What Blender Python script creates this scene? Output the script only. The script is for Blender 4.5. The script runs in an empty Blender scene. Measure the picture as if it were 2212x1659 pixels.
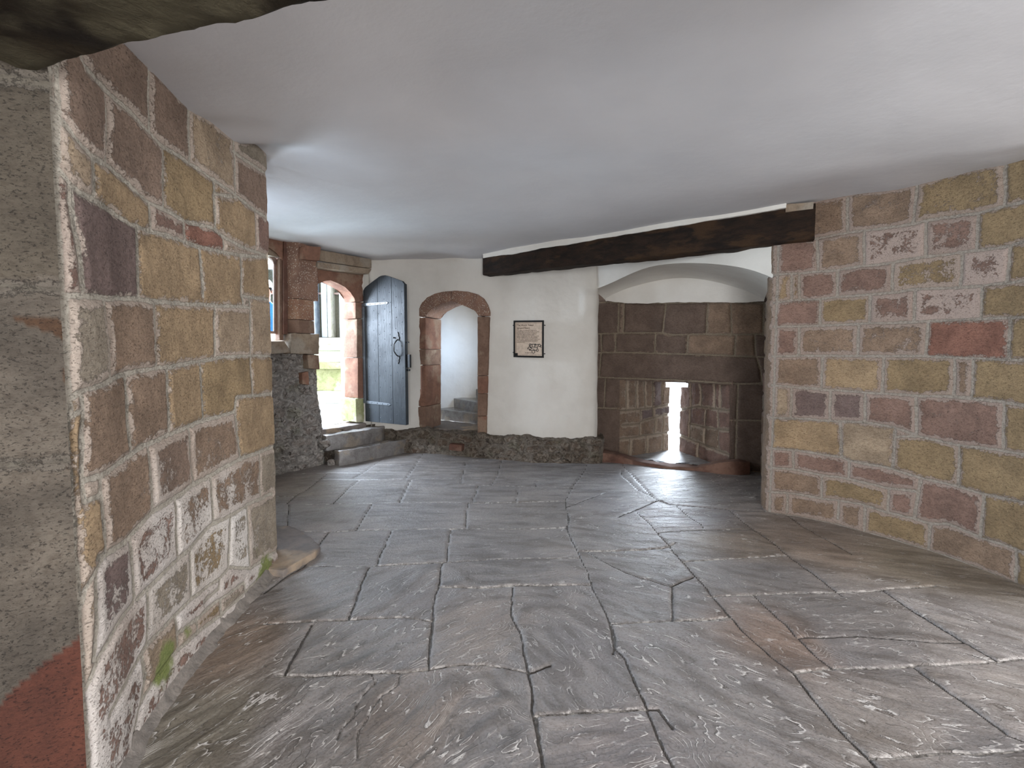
import bpy, bmesh, math, random
import numpy as np
from mathutils import Vector, Matrix, noise as mnoise
random.seed(7)
rng = np.random.RandomState(7)
SC = bpy.context.scene
COL = SC.collection

# ------------------------------------------------------------------ camera
W, H, F, CZ = 2212, 1659, 1020.0, 1.5
PIT = math.atan(60 / F)
cam_d = bpy.data.cameras.new('camera')
cam_d.sensor_width = 36; cam_d.lens = 36 * F / W; cam_d.clip_start = .02
cam = bpy.data.objects.new('camera', cam_d); COL.objects.link(cam)
cam.location = (0, 0, CZ); cam.rotation_euler = (math.pi / 2 - PIT, 0, 0)
SC.camera = cam
# ------------------------------------------------------------------ world and daylight
wd = bpy.data.worlds.new('sky'); SC.world = wd; wd.use_nodes = True
bg = wd.node_tree.nodes['Background']
bg.inputs[0].default_value = (.80, .90, 1.0, 1); bg.inputs[1].default_value = 2.6

def area(name, loc, target, sx, sy, power, col):
    l = bpy.data.lights.new(name, 'AREA'); l.shape = 'RECTANGLE'; l.size = sx; l.size_y = sy
    l.energy = power; l.color = col
    o = bpy.data.objects.new(name, l); COL.objects.link(o); o.location = loc
    o.rotation_euler = (Vector(target) - Vector(loc)).to_track_quat('-Z', 'Y').to_euler()
    return o
area('daylight_side_window', (6.75, .20, 1.75), (0, .6, .3), 1.5, 1.5, 128, (.98, .98, 1))
area('fill_rear', (.5, -2.75, 1.6), (.5, 1.5, 1.2), 1.4, 1.9, 122, (.98, .98, 1))  # added fill lamp behind the camera; no doorway is seen there
area('daylight_courtyard_door', (-3.9, 7.9, 2.7), (-1.6, 6.6, .3), 1.2, 1.2, 240, (.72, .84, 1))
area('daylight_cloister_window', (-4.9, 6.6, 2.3), (-1.5, 4.2, .8), 1.2, 1.1, 220, (.72, .84, 1))
area('daylight_arrow_slit', (3.35, 9.0, 1.7), (1.6, 5.6, .1), .7, 1.0, 165, (.78, .88, 1))
stair_l = area('daylight_stair_window', (.62, 8.22, 2.0), (-1.15, 8.80, 1.55), .3, .6, 2.4, (.45, .66, 1)); stair_l.data.spread = math.radians(62)
SC.view_settings.view_transform = 'Standard'; SC.view_settings.look = 'None'
SC.view_settings.gamma = 1; SC.view_settings.use_curve_mapping = False
SC.view_settings.exposure = 1.08
try:
    SC.cycles.max_bounces = 10; SC.cycles.diffuse_bounces = 6; SC.cycles.use_denoising = True
    SC.cycles.sample_clamp_indirect = 6
except Exception: pass

# ------------------------------------------------------------------ projection helpers (photo pixel -> place)
cP, sP = math.cos(PIT), math.sin(PIT)
def ray(u, v):
    dx = (u - W / 2) / F; dz = -(v - H / 2) / F
    return Vector((dx, cP + dz * sP, -sP + dz * cP))
def on_floor(u, v, z=0.0):
    r = ray(u, v); t = (z - CZ) / r.z
    return Vector((r.x * t, r.y * t, z))
def on_line(u, v, p, d):
    """where the sight line meets the vertical plane through p with direction d"""
    r = ray(u, v); n = Vector((-d[1], d[0]))
    t = (p[0] * n.x + p[1] * n.y) / (r.x * n.x + r.y * n.y)
    return Vector((r.x * t, r.y * t, CZ + r.z * t))
def project(P):
    d = P - np.array([0, 0, CZ]); f = d[..., 1] * cP - d[..., 2] * sP; up = d[..., 1] * sP + d[..., 2] * cP
    f = np.maximum(f, 1e-3)
    return W / 2 + F * d[..., 0] / f, H / 2 - F * up / f
def crop(x0, y0, s):
    return lambda *pts: [(x0 + a / s, y0 + b / s) for a, b in pts]

# ------------------------------------------------------------------ numpy noise
def _h(i, j, k, seed):
    n = (i * 374761393 + j * 668265263 + k * 2147483647 % 1000003 * 69069 + seed * 974711) & 0xffffffff
    n = ((n ^ (n >> 13)) * 1274126177) & 0xffffffff
    n = ((n ^ (n >> 16)) * 2246822519) & 0xffffffff
    return ((n ^ (n >> 13)) & 0xffff) / 65535.0
def vnoise(x, y, z, seed=0):
    xi, yi, zi = np.floor(x).astype(np.int64), np.floor(y).astype(np.int64), np.floor(z).astype(np.int64)
    fx, fy, fz = x - xi, y - yi, z - zi
    fx = fx * fx * (3 - 2 * fx); fy = fy * fy * (3 - 2 * fy); fz = fz * fz * (3 - 2 * fz)
    r = 0
    for a in (0, 1):
        for b in (0, 1):
            for c in (0, 1):
                w = (fx if a else 1 - fx) * (fy if b else 1 - fy) * (fz if c else 1 - fz)
                r = r + w * _h(xi + a, yi + b, zi + c, seed)
    return r * 2 - 1
def fnoise(P, scale, octaves=4, seed=0):
    r = 0; a = 1; s = scale; tot = 0
    for o in range(octaves):
        r = r + a * vnoise(P[..., 0] * s, P[..., 1] * s, P[..., 2] * s, seed + o); tot += a; a *= .5; s *= 2.03
    return r / tot

# ------------------------------------------------------------------ node helpers
def lin(c):
    return tuple(((x / 255) / 12.92 if x / 255 <= .04045 else ((x / 255 + .055) / 1.055) ** 2.4) for x in c[:3])
def L4(c): return lin(c) + (1,)
class NT:
    def __init__(s, name):
        s.m = bpy.data.materials.new(name); s.m.use_nodes = True; s.t = s.m.node_tree
        s.b = s.t.nodes['Principled BSDF']; s.out = s.t.nodes['Material Output']
        s.tc = None
    def n(s, typ, **kw):
        x = s.t.nodes.new(typ)
        for k, v in kw.items(): setattr(x, k, v)
        return x
    def link(s, a, b): s.t.links.new(a, b)
    def put(s, inp, v):
        if isinstance(v, bpy.types.NodeSocket): s.link(v, inp)
        else: inp.default_value = v
    def co(s):
        if not s.tc: s.tc = s.n('ShaderNodeTexCoord')
        return s.tc.outputs['Object']
    def mapping(s, v, scale, rot=(0, 0, 0)):
        x = s.n('ShaderNodeMapping'); s.link(v, x.inputs[0]); x.inputs['Scale'].default_value = scale; x.inputs['Rotation'].default_value = rot
        return x.outputs[0]
    def noise(s, scale, detail=6, rough=.55, vec=None, dist=0.0):
        x = s.n('ShaderNodeTexNoise'); s.link(vec or s.co(), x.inputs['Vector'])
        x.inputs['Scale'].default_value = scale; x.inputs['Detail'].default_value = detail
        x.inputs['Roughness'].default_value = rough; x.inputs['Distortion'].default_value = dist
        return x.outputs['Fac']
    def math(s, op, a, b=0.0, c=None, clamp=False):
        x = s.n('ShaderNodeMath', operation=op, use_clamp=clamp); s.put(x.inputs[0], a); s.put(x.inputs[1], b)
        if c is not None: s.put(x.inputs[2], c)
        return x.outputs[0]
    def ramp(s, v, lo, hi, a=0.0, b=1.0):
        x = s.n('ShaderNodeMapRange', interpolation_type='SMOOTHSTEP'); s.put(x.inputs[0], v)
        x.inputs[1].default_value = lo; x.inputs[2].default_value = hi; x.inputs[3].default_value = a; x.inputs[4].default_value = b
        return x.outputs[0]
    def mix(s, f, a, b, mode='MIX'):
        x = s.n('ShaderNodeMix', data_type='RGBA', blend_type=mode); s.put(x.inputs[0], f); s.put(x.inputs[6], a); s.put(x.inputs[7], b)
        return x.outputs[2]
    def attr(s, name, out='Fac'):
        x = s.n('ShaderNodeAttribute', attribute_name=name); return x.outputs[out]
    def bump(s, h, dist, strength=1.0, prev=None):
        x = s.n('ShaderNodeBump'); x.inputs['Strength'].default_value = strength; x.inputs['Distance'].default_value = dist
        s.link(h, x.inputs['Height'])
        if prev is not None: s.link(prev, x.inputs['Normal'])
        return x.outputs[0]
    def fin(s, col=None, rough=None, normal=None, **kw):
        if col is not None: s.put(s.b.inputs['Base Color'], col)
        if rough is not None: s.put(s.b.inputs['Roughness'], rough)
        if normal is not None: s.link(normal, s.b.inputs['Normal'])
        for k, v in kw.items(): s.b.inputs[k].default_value = v
        return s.m

def mat_masonry(name, mortar=(176, 165, 150), wash_c=(186, 166, 152), bump=.007, bright=(206, 190, 180)):
    t = NT(name)
    d = t.attr('dist'); col = t.attr('col', 'Color'); wash = t.attr('wash')
    n1 = t.noise(16, 8, .62); n2 = t.noise(60, 6, .6); n3 = t.noise(5, 6, .6, dist=.4)
    dd = t.math('MULTIPLY_ADD', t.math('SUBTRACT', n1, .5), .022, d)
    dd = t.math('MULTIPLY_ADD', t.math('SUBTRACT', n2, .5), .008, dd)
    stone = t.ramp(dd, -.002, .004)
    # dark shadowy line of erosion right beside the pointing is real relief; colour only varies with the stone's grain
    grain = t.noise(38, 9, .7, vec=t.mapping(t.co(), (1, 1, 2.0)))
    base = t.mix(t.ramp(n3, .3, .72), t.mix(1.0, col, (.74, .72, .70, 1), 'MULTIPLY'), t.mix(1.0, col, (1.16, 1.15, 1.13, 1), 'MULTIPLY'))
    base = t.mix(t.ramp(grain, .42, .66, 0, .7), base, t.mix(1.0, base, (.62, .58, .55, 1), 'MULTIPLY'))
    # limewash clinging in patches, more of it close to the joints
    edge = t.ramp(dd, .0, .05, .34, 0)
    wn = t.math('MULTIPLY_ADD', t.math('SUBTRACT', t.noise(70, 8, .7), .5), .55, t.noise(11, 10, .74, dist=.5)); pit = t.ramp(t.noise(95, 8, .72, vec=t.mapping(t.co(), (1, 1, 1.6))), .56, .66, 0, .6)
    wm = t.math('ADD', t.math('ADD', wn, edge), wash)
    wmask = t.ramp(wm, .66, .73)
    wcol = t.mix(t.ramp(wash, .10, .26), t.mix(t.ramp(n2, .3, .7), L4(wash_c), t.mix(1.0, L4(wash_c), (.8, .8, .8, 1), 'MULTIPLY')), L4(bright))
    base = t.mix(t.math('MULTIPLY', wmask, .82), base, wcol)
    moss = t.attr('moss'); mm = t.ramp(t.math('ADD', moss, t.math('SUBTRACT', n1, .5)), .35, .75)
    base = t.mix(pit, base, t.mix(1.0, base, (.60, .56, .52, 1), 'MULTIPLY'))
    mcol = t.mix(t.ramp(n2, .3, .7), L4(mortar), t.mix(1.0, L4(mortar), (.72, .70, .68, 1), 'MULTIPLY'))
    c = t.mix(stone, mcol, base)
    c = t.mix(mm, c, t.mix(n2, L4((92, 106, 44)), L4((150, 156, 96))))
    hh = t.math('MULTIPLY_ADD', stone, .8, t.math('MULTIPLY', n2, .7))
    hh = t.math('MULTIPLY_ADD', grain, 1.3, hh)
    hh = t.math('MULTIPLY_ADD', n1, 2.0, hh)
    hh = t.math('MULTIPLY_ADD', wmask, .5, hh); hh = t.math('MULTIPLY_ADD', pit, -.8, hh)
    return t.fin(c, .88, t.bump(hh, bump))
def mat_rough(name, a, b, c=None, scale=6, bump=.012, rough=.9, spec=.3, stretch=(1, 1, 1)):
    t = NT(name); v = t.mapping(t.co(), stretch)
    n1 = t.noise(scale, 8, .62, vec=v, dist=.5); n2 = t.noise(scale * 6, 8, .65, vec=v); n3 = t.noise(scale * .45, 5, .6, vec=v)
    col = t.mix(t.ramp(n1, .33, .67), L4(a), L4(b))
    if c: col = t.mix(t.ramp(n3, .5, .62), col, L4(c))
    col = t.mix(t.ramp(n2, .45, .75, 0, .5), col, t.mix(1.0, col, (.5, .5, .5, 1), 'MULTIPLY'))
    h = t.math('MULTIPLY_ADD', n1, 1.0, t.math('MULTIPLY', n2, .5))
    m = t.fin(col, rough, t.bump(h, bump)); t.b.inputs['Specular IOR Level'].default_value = spec
    return m
def mat_rubble(name, a, b, mort, scale=7):
    t = NT(name); co = t.co()
    w = t.n('ShaderNodeTexNoise'); t.link(co, w.inputs['Vector']); w.inputs['Scale'].default_value = 5; w.inputs['Detail'].default_value = 6
    add = t.n('ShaderNodeVectorMath', operation='MULTIPLY_ADD'); t.link(w.outputs['Color'], add.inputs[0]); add.inputs[1].default_value = (.30, .30, .30); t.link(t.mapping(co, (1, 1, 1.9)), add.inputs[2])
    v1 = t.n('ShaderNodeTexVoronoi', feature='DISTANCE_TO_EDGE'); v1.inputs['Scale'].default_value = scale; t.link(add.outputs[0], v1.inputs['Vector'])
    v2 = t.n('ShaderNodeTexVoronoi'); v2.inputs['Scale'].default_value = scale; t.link(add.outputs[0], v2.inputs['Vector'])
    n1 = t.noise(16, 10, .72, dist=.8); n2 = t.noise(3.5, 6, .6); n3 = t.noise(70, 6, .65)
    sep = t.n('ShaderNodeSeparateColor'); t.link(v2.outputs['Color'], sep.inputs[0])
    st = t.mix(sep.outputs[0], L4(a), L4(b))
    st = t.mix(t.ramp(n1, .46, .56, 0, .85), st, L4(mort))
    e = t.ramp(t.math('MULTIPLY_ADD', t.math('SUBTRACT', n1, .5), .6, v1.outputs['Distance']), .0, .16)
    c = t.mix(e, L4(mort), st)
    c = t.mix(t.ramp(n2, .52, .66, 0, .5), c, t.mix(1.0, c, (.78, .84, .68, 1), 'MULTIPLY'))
    crev = t.ramp(t.noise(8, 9, .75, dist=1.6), .37, .43, .0, 1)
    c = t.mix(crev, t.mix(1.0, c, (.34, .30, .26, 1), 'MULTIPLY'), c)
    c = t.mix(t.ramp(n3, .52, .68, 0, .55), c, t.mix(1.0, c, (.5, .47, .44, 1), 'MULTIPLY'))
    h = t.math('MULTIPLY_ADD', e, .7, t.math('MULTIPLY', n1, 2.0)); h = t.math('MULTIPLY_ADD', n3, .4, h); h = t.math('MULTIPLY_ADD', crev, .8, h)
    return t.fin(c, .9, t.bump(h, .03))
def mat_plaster(name, c=(222, 218, 210), c2=(212, 207, 198), bump=.006, dirt=True):
    t = NT(name); n1 = t.noise(1.6, 5, .6); n2 = t.noise(9, 6, .5); n3 = t.noise(70, 4, .5)
    col = t.mix(t.ramp(n1, .35, .7), L4(c), L4(c2))
    if dirt: col = t.mix(t.ramp(t.noise(4, 9, .75, dist=.7), .67, .74, 0, .35), col, L4((158, 140, 122)))
    h = t.math('MULTIPLY_ADD', n2, 1.0, t.math('MULTIPLY', n3, .12)); h = t.math('MULTIPLY_ADD', n1, 2.0, h)
    return t.fin(col, .85, t.bump(h, bump))
def mat_plain(name, c, rough=.6, metal=0.0, spec=.5):
    t = NT(name); n = t.noise(30, 5, .6)
    m = t.fin(t.mix(t.ramp(n, .35, .65), L4(c), t.mix(1.0, L4(c), (.8, .8, .8, 1), 'MULTIPLY')), rough, t.bump(n, .001))
    t.b.inputs['Metallic'].default_value = metal; t.b.inputs['Specular IOR Level'].default_value = spec
    return m
def mat_pecked(name, a, b, spot=(205, 190, 175), sz=56):
    t = NT(name); n1 = t.noise(5, 7, .6); n2 = t.noise(40, 6, .6)
    v = t.n('ShaderNodeTexVoronoi'); v.inputs['Scale'].default_value = sz; v.inputs['Randomness'].default_value = .8
    t.link(t.mapping(t.co(), (1, 1, .62), (.0, .5, .3)), v.inputs['Vector'])
    msk = t.math('MULTIPLY', t.ramp(t.math('MULTIPLY_ADD', t.math('SUBTRACT', n2, .5), .25, v.outputs['Distance']), .22, .32, 1, 0), t.ramp(n1, .32, .46))
    c = t.mix(t.ramp(n1, .35, .65), L4(a), L4(b)); c = t.mix(msk, c, L4(spot))
    return t.fin(c, .9, t.bump(t.math('MULTIPLY_ADD', msk, -1.2, n2), .006))

M = {}
M['left'] = mat_masonry('left_masonry', (186, 178, 164), (190, 174, 160), bright=(226, 220, 213))
M['right'] = mat_masonry('right_masonry', (168, 158, 146), (172, 154, 142), bright=(186, 168, 157))
M['niche'] = mat_masonry('niche_masonry', (150, 136, 116), (150, 130, 112))
M['splay'] = mat_masonry('splay_masonry', (150, 136, 118), (186, 168, 148), .009)
M['plaster'] = mat_plaster('limewash_plaster')
M['ceil'] = mat_plaster('ceiling_plaster', (214, 213, 215), (208, 207, 209), .003, False)
M['dark_stone'] = mat_rough('shadow_side_stone', (120, 110, 96), (98, 94, 80), (112, 78, 58), 3.2, .010, stretch=(1, 1, 3))
M['wood'] = mat_rough('old_oak', (46, 32, 22), (26, 18, 13), (62, 44, 28), 5, .014, .8, .25, (1, 1, 3))
M['wood_end'] = mat_rough('weathered_beam', (24, 17, 11), (50, 41, 28), (80, 74, 58), 3.2, .02, .85, .25)
M['rubble'] = mat_rubble('lime_rubble', (172, 163, 155), (148, 136, 127), (200, 193, 186), 4)
M['plinth'] = mat_rubble('rubble_footing', (118, 98, 82), (96, 84, 70), (150, 138, 124), 5)
M['red'] = mat_rough('red_sandstone', (140, 104, 86), (120, 88, 74), (146, 122, 104), 5, .006)
M['red2'] = mat_rough('worn_red_sandstone', (134, 108, 92), (116, 92, 78), (150, 132, 114), 6, .006)
M['peck'] = mat_pecked('pecked_sandstone', (144, 112, 94), (122, 94, 80))
M['peckl'] = mat_pecked('pale_pecked_sandstone', (160, 126, 102), (136, 100, 80))
M['tan'] = mat_rough('tan_dressed_stone', (152, 136, 117), (128, 111, 95), (154, 143, 129), 6, .006)
M['grey'] = mat_rough('grey_step_stone', (132, 129, 127), (106, 102, 99), (138, 128, 116), 7, .008, .26, .9)
M['slabtop'] = mat_rough('worn_stone', (128, 119, 113), (108, 101, 98), (156, 138, 118), 4, .008, .7)
M['curb'] = mat_rough('red_clay_curb', (110, 78, 66), (90, 66, 56), (122, 94, 80), 5, .006)
M['sill'] = mat_rough('splintered_slate', (150, 148, 150), (96, 92, 90), None, 14, .03, .45, .6, (1, 3, 6))
M['iron'] = mat_plain('black_iron', (22, 24, 27), .45, .3)
M['strap'] = mat_plain('painted_iron_strap', (104, 112, 120), .4, .1)
M['paint'] = None
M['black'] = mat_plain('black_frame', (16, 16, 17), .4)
M['paper'] = mat_plain('cream_panel', (206, 186, 166), .5)
M['ink'] = mat_plain('brown_ink', (84, 66, 58), .6)
M['ink2'] = mat_plain('black_ink', (34, 34, 32), .6)
M['courtwall'] = mat_rough('mossy_court_stone', (168, 168, 128), (138, 142, 98), (190, 186, 160), 5, .015)
M['courtlight'] = mat_rough('pale_court_stone', (206, 200, 188), (176, 172, 150), (190, 196, 170), 5, .01)
M['pave'] = mat_rough('court_paving', (216, 214, 210), (196, 194, 192), None, 3, .006)
M['framewood'] = mat_rough('window_frame_wood', (168, 146, 136), (142, 120, 110), None, 8, .003)
M['bluegrey'] = mat_rough('blue_grey_stone', (170, 178, 186), (140, 150, 160), None, 6, .006)
M['shirt'] = mat_plain('blue_cloth', (40, 120, 190), .8)
M['skin'] = mat_plain('skin', (206, 150, 130), .6)
M['hat'] = mat_plain('white_cloth', (236, 234, 230), .8)
M['trouser'] = mat_plain('grey_cloth', (90, 92, 100), .8)
def mat_glass(name, tint=(.9, .95, .95), alpha=.25):
    t = NT(name); tr = t.n('ShaderNodeBsdfTransparent'); tr.inputs[0].default_value = tint + (1,)
    gl = t.n('ShaderNodeBsdfGlossy'); gl.inputs['Roughness'].default_value = .05
    mx = t.n('ShaderNodeMixShader'); mx.inputs[0].default_value = alpha
    t.link(tr.outputs[0], mx.inputs[1]); t.link(gl.outputs[0], mx.inputs[2]); t.link(mx.outputs[0], t.out.inputs[0]); return t.m
M['glass'] = mat_glass('window_glass', alpha=.06)
M['darkpane'] = mat_plain('dark_leaded_pane', (96, 92, 78), .15)
def mat_door():
    t = NT('blue_grey_door_paint')
    v = t.mapping(t.co(), (9, 9, .8)); n = t.noise(6, 8, .6, vec=v); n2 = t.noise(3, 5, .6); n3 = t.noise(60, 6, .6, vec=t.mapping(t.co(), (1, 1, .1)))
    c = t.mix(t.ramp(n2, .3, .7), L4((62, 68, 73)), L4((47, 52, 57)))
    c = t.mix(t.ramp(n, .55, .75, 0, .5), c, L4((84, 90, 94)))
    return t.fin(c, t.ramp(n2, .3, .7, .44, .58), t.bump(t.math('MULTIPLY_ADD', n, 1.0, n3), .003))
M['paint'] = mat_door(); M['paint'].node_tree.nodes['Principled BSDF'].inputs['Specular IOR Level'].default_value = .28
def mat_floor():
    t = NT('riven_flagstone')
    d = t.attr('dist'); wl = t.attr('glint_joint'); col = t.attr('col', 'Color'); amt = t.attr('amount'); rel = t.attr('relief'); st_ = t.attr('streak')
    n1 = t.noise(26, 7, .6); n0 = t.noise(1.6, 5, .6); n2 = t.noise(90, 7, .65); n4 = t.noise(9, 8, .65, dist=.8)
    lv = t.math('ADD', t.math('MULTIPLY', rel, 11.0), t.math('MULTIPLY_ADD', n1, .5, t.math('MULTIPLY', n4, .8)))
    fl = t.math('FLOOR', lv); fr = t.math('SUBTRACT', lv, fl)
    stepv = t.math('ADD', fl, t.ramp(fr, .0, .07))
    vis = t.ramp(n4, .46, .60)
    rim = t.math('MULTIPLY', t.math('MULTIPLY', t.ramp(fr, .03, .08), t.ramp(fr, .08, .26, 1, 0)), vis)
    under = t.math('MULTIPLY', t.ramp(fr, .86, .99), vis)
    dd = t.math('MULTIPLY_ADD', t.math('SUBTRACT', n1, .5), .010, d)
    slab = t.ramp(dd, -.001, .003)
    c = t.mix(t.ramp(n0, .3, .7), t.mix(1.0, col, (.86, .86, .87, 1), 'MULTIPLY'), t.mix(1.0, col, (1.12, 1.11, 1.09, 1), 'MULTIPLY'))
    c = t.mix(t.ramp(st_, .0, .30, 0, .75), c, t.mix(1.0, c, (.66, .63, .60, 1), 'MULTIPLY'))
    c = t.mix(t.ramp(t.math('MULTIPLY', st_, -1.0), .0, .24, 0, .55), c, t.mix(1.0, c, (1.25, 1.22, 1.20, 1), 'MULTIPLY'))
    c = t.mix(t.ramp(n2, .44, .64, 0, .7), c, t.mix(1.0, c, (.60, .57, .55, 1), 'MULTIPLY'))
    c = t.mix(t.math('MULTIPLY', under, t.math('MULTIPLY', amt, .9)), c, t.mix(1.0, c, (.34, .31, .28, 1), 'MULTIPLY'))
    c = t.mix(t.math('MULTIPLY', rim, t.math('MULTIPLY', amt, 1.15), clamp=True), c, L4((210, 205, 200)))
    crust = t.math('MULTIPLY', t.ramp(t.noise(5, 10, .78, dist=1.2), .57, .68, 0, .30), amt)
    c = t.mix(crust, c, L4((178, 168, 158)))
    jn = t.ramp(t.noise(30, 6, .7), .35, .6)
    jc = t.mix(t.math('MULTIPLY', wl, jn), L4((62, 56, 50)), L4((206, 200, 192)))  # light glinting on joint ridges, painted as pale joint colour
    nearj = t.math('MULTIPLY', t.math('MULTIPLY', t.ramp(dd, .002, .016, 1, 0), wl), t.ramp(n1, .48, .60))  # same painted glint along the slab edges
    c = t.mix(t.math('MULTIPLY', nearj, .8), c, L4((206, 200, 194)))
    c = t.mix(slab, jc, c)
    h = t.math('MULTIPLY', stepv, t.math('MULTIPLY', amt, .0060))
    h = t.math('MULTIPLY_ADD', rel, t.math('MULTIPLY', amt, .012), h)
    h = t.math('MULTIPLY_ADD', n1, .004, h); h = t.math('MULTIPLY_ADD', n2, .0040, h); h = t.math('MULTIPLY_ADD', st_, .007, h); h = t.math('MULTIPLY_ADD', slab, .008, h)
    r = t.ramp(n4, .3, .7, .34, .54); r = t.math('ADD', r, t.math('MULTIPLY', t.math('SUBTRACT', 1.0, slab), .3))
    m = t.fin(c, r, t.bump(h, 1.0)); t.b.inputs['Specular IOR Level'].default_value = .6
    return m
M['floor'] = mat_floor()

# ------------------------------------------------------------------ object helpers
def settle(o, base=None):
    """move the origin of a free-standing mesh to its base"""
    me = o.data; n = len(me.vertices); a = np.empty(n * 3, np.float32); me.vertices.foreach_get('co', a); a = a.reshape(-1, 3)
    c = Vector(base) if base else Vector(((a[:, 0].min() + a[:, 0].max()) / 2, (a[:, 1].min() + a[:, 1].max()) / 2, a[:, 2].min()))
    a -= np.array(c, np.float32); me.vertices.foreach_set('co', a.ravel()); me.update(); o.location = c
    return o
def tag(o, label=None, cat=None, group=None, kind=None):
    if label: o['label'] = label
    if cat: o['category'] = cat
    if group: o['group'] = group
    if kind: o['kind'] = kind
    return o
def empty(name, loc, label, cat, group=None, kind=None):
    o = bpy.data.objects.new(name, None); COL.objects.link(o); o.location = loc; o.empty_display_size = .1
    tag(o, label, cat, group, kind); INV[o.name] = Matrix.Translation(-Vector(loc)); return o
INV = {}
def link(name, me, mat, parent=None, smooth=False):
    o = bpy.data.objects.new(name, me); COL.objects.link(o)
    if mat and not me.materials:
        for m_ in (mat if isinstance(mat, (list, tuple)) else [mat]): me.materials.append(m_)
    if parent:
        o.parent = parent; p = parent; off = Vector((0, 0, 0))
        while p: off += p.location; p = p.parent
        me.transform(Matrix.Translation(-off))
    if smooth:
        me.polygons.foreach_set('use_smooth', [True] * len(me.polygons))
        me.set_sharp_from_angle(angle=math.radians(48))
    return o
def bmobj(name, bm, mat, parent=None, smooth=False):
    bmesh.ops.recalc_face_normals(bm, faces=bm.faces)
    me = bpy.data.meshes.new(name); bm.to_mesh(me); bm.free(); return link(name, me, mat, parent, smooth)
def box(bm, c, s, rz=0, bev=0.0):
    r = bmesh.ops.create_cube(bm, size=1, matrix=Matrix.Translation(c) @ Matrix.Rotation(rz, 4, 'Z') @ Matrix.Diagonal((*s, 1)))
    if bev:
        es = list({e for v in r['verts'] for e in v.link_edges}); bmesh.ops.bevel(bm, geom=es, offset=bev, segments=2, affect='EDGES', profile=.6)
def prism(bm, pts, depthvec, bev=0.0):
    """closed polygon of 3-D points pushed along a vector"""
    vs = [bm.verts.new(p) for p in pts]; f = bm.faces.new(vs)
    ws = [bm.verts.new(Vector(p) + Vector(depthvec)) for p in pts]; bm.faces.new(list(reversed(ws)))
    n = len(vs)
    for i in range(n): bm.faces.new([vs[i], ws[i], ws[(i + 1) % n], vs[(i + 1) % n]])
    if bev:
        es = list({e for v in vs + ws for e in v.link_edges}); bmesh.ops.bevel(bm, geom=es, offset=bev, segments=2, affect='EDGES', profile=.6)
def roughen(bm, amp, scale, cuts=0, seed=0.0, maxlen=None):
    bmesh.ops.triangulate(bm, faces=[f for f in bm.faces if len(f.verts) > 4])
    if maxlen:
        for _ in range(6):
            es = [e for e in bm.edges if e.calc_length() > maxlen]
            if not es: break
            bmesh.ops.subdivide_edges(bm, edges=es, cuts=1, use_grid_fill=True)
            bmesh.ops.triangulate(bm, faces=[f for f in bm.faces if len(f.verts) > 4])
    bm.normal_update()
    for v in bm.verts:
        p = v.co * scale + Vector((seed, seed * 1.7, 0))
        v.co += v.normal * (mnoise.fractal(p, 1.0, 2.0, 4) * amp)
def tube(bm, pts, r, seg=8):
    rings = []
    for i, p in enumerate(pts):
        p = Vector(p); d = (Vector(pts[min(i + 1, len(pts) - 1)]) - Vector(pts[max(i - 1, 0)])).normalized()
        a = d.orthogonal().normalized(); b = d.cross(a); rr = r[i] if isinstance(r, (list, tuple)) else r
        rings.append([bm.verts.new(p + (a * math.cos(2 * math.pi * k / seg) + b * math.sin(2 * math.pi * k / seg)) * rr) for k in range(seg)])
    for i in range(len(rings) - 1):
        # align ring starts
        best = min(range(seg), key=lambda s: sum((rings[i][k].co - rings[i + 1][(k + s) % seg].co).length for k in range(seg)))
        rings[i + 1] = rings[i + 1][best:] + rings[i + 1][:best]
        for k in range(seg): bm.faces.new([rings[i][k], rings[i][(k + 1) % seg], rings[i + 1][(k + 1) % seg], rings[i + 1][k]])
    bm.faces.new(rings[0][::-1]); bm.faces.new(rings[-1])

def grid_obj(name, P, mat, attrs=None, keep=None, parent=None, smooth=True):
    nu, nv = P.shape[:2]; idx = np.arange(nu * nv).reshape(nu, nv)
    q = np.stack([idx[:-1, :-1], idx[1:, :-1], idx[1:, 1:], idx[:-1, 1:]], -1)
    q = q[keep] if keep is not None else q.reshape(-1, 4)
    me = bpy.data.meshes.new(name)
    me.vertices.add(nu * nv); me.vertices.foreach_set('co', P.reshape(-1).astype(np.float32))
    n = len(q); me.loops.add(n * 4); me.loops.foreach_set('vertex_index', q.reshape(-1).astype(np.int32))
    me.polygons.add(n); me.polygons.foreach_set('loop_start', np.arange(0, n * 4, 4, dtype=np.int32))
    try: me.polygons.foreach_set('loop_total', np.full(n, 4, dtype=np.int32))
    except Exception: pass
    me.update(calc_edges=True); me.validate()
    if smooth: me.polygons.foreach_set('use_smooth', np.ones(n, bool))
    for k, a in (attrs or {}).items():
        if a.ndim == 2: at = me.attributes.new(k, 'FLOAT', 'POINT'); at.data.foreach_set('value', a.reshape(-1).astype(np.float32))
        elif k == 'col':
            at = me.attributes.new(k, 'FLOAT_COLOR', 'POINT'); at.data.foreach_set('color', np.concatenate([a, np.ones(a.shape[:2] + (1,))], -1).reshape(-1).astype(np.float32))
        else:
            at = me.attributes.new(k, 'FLOAT_VECTOR', 'POINT'); at.data.foreach_set('vector', a.reshape(-1).astype(np.float32))
    return link(name, me, mat, parent)
def polyline(pts, n):
    pts = np.array(pts, float); d = np.r_[0, np.cumsum(np.linalg.norm(np.diff(pts, axis=0), axis=1))]
    t = np.linspace(0, d[-1], n); return np.stack([np.interp(t, d, pts[:, k]) for k in range(pts.shape[1])], -1), t
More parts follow.
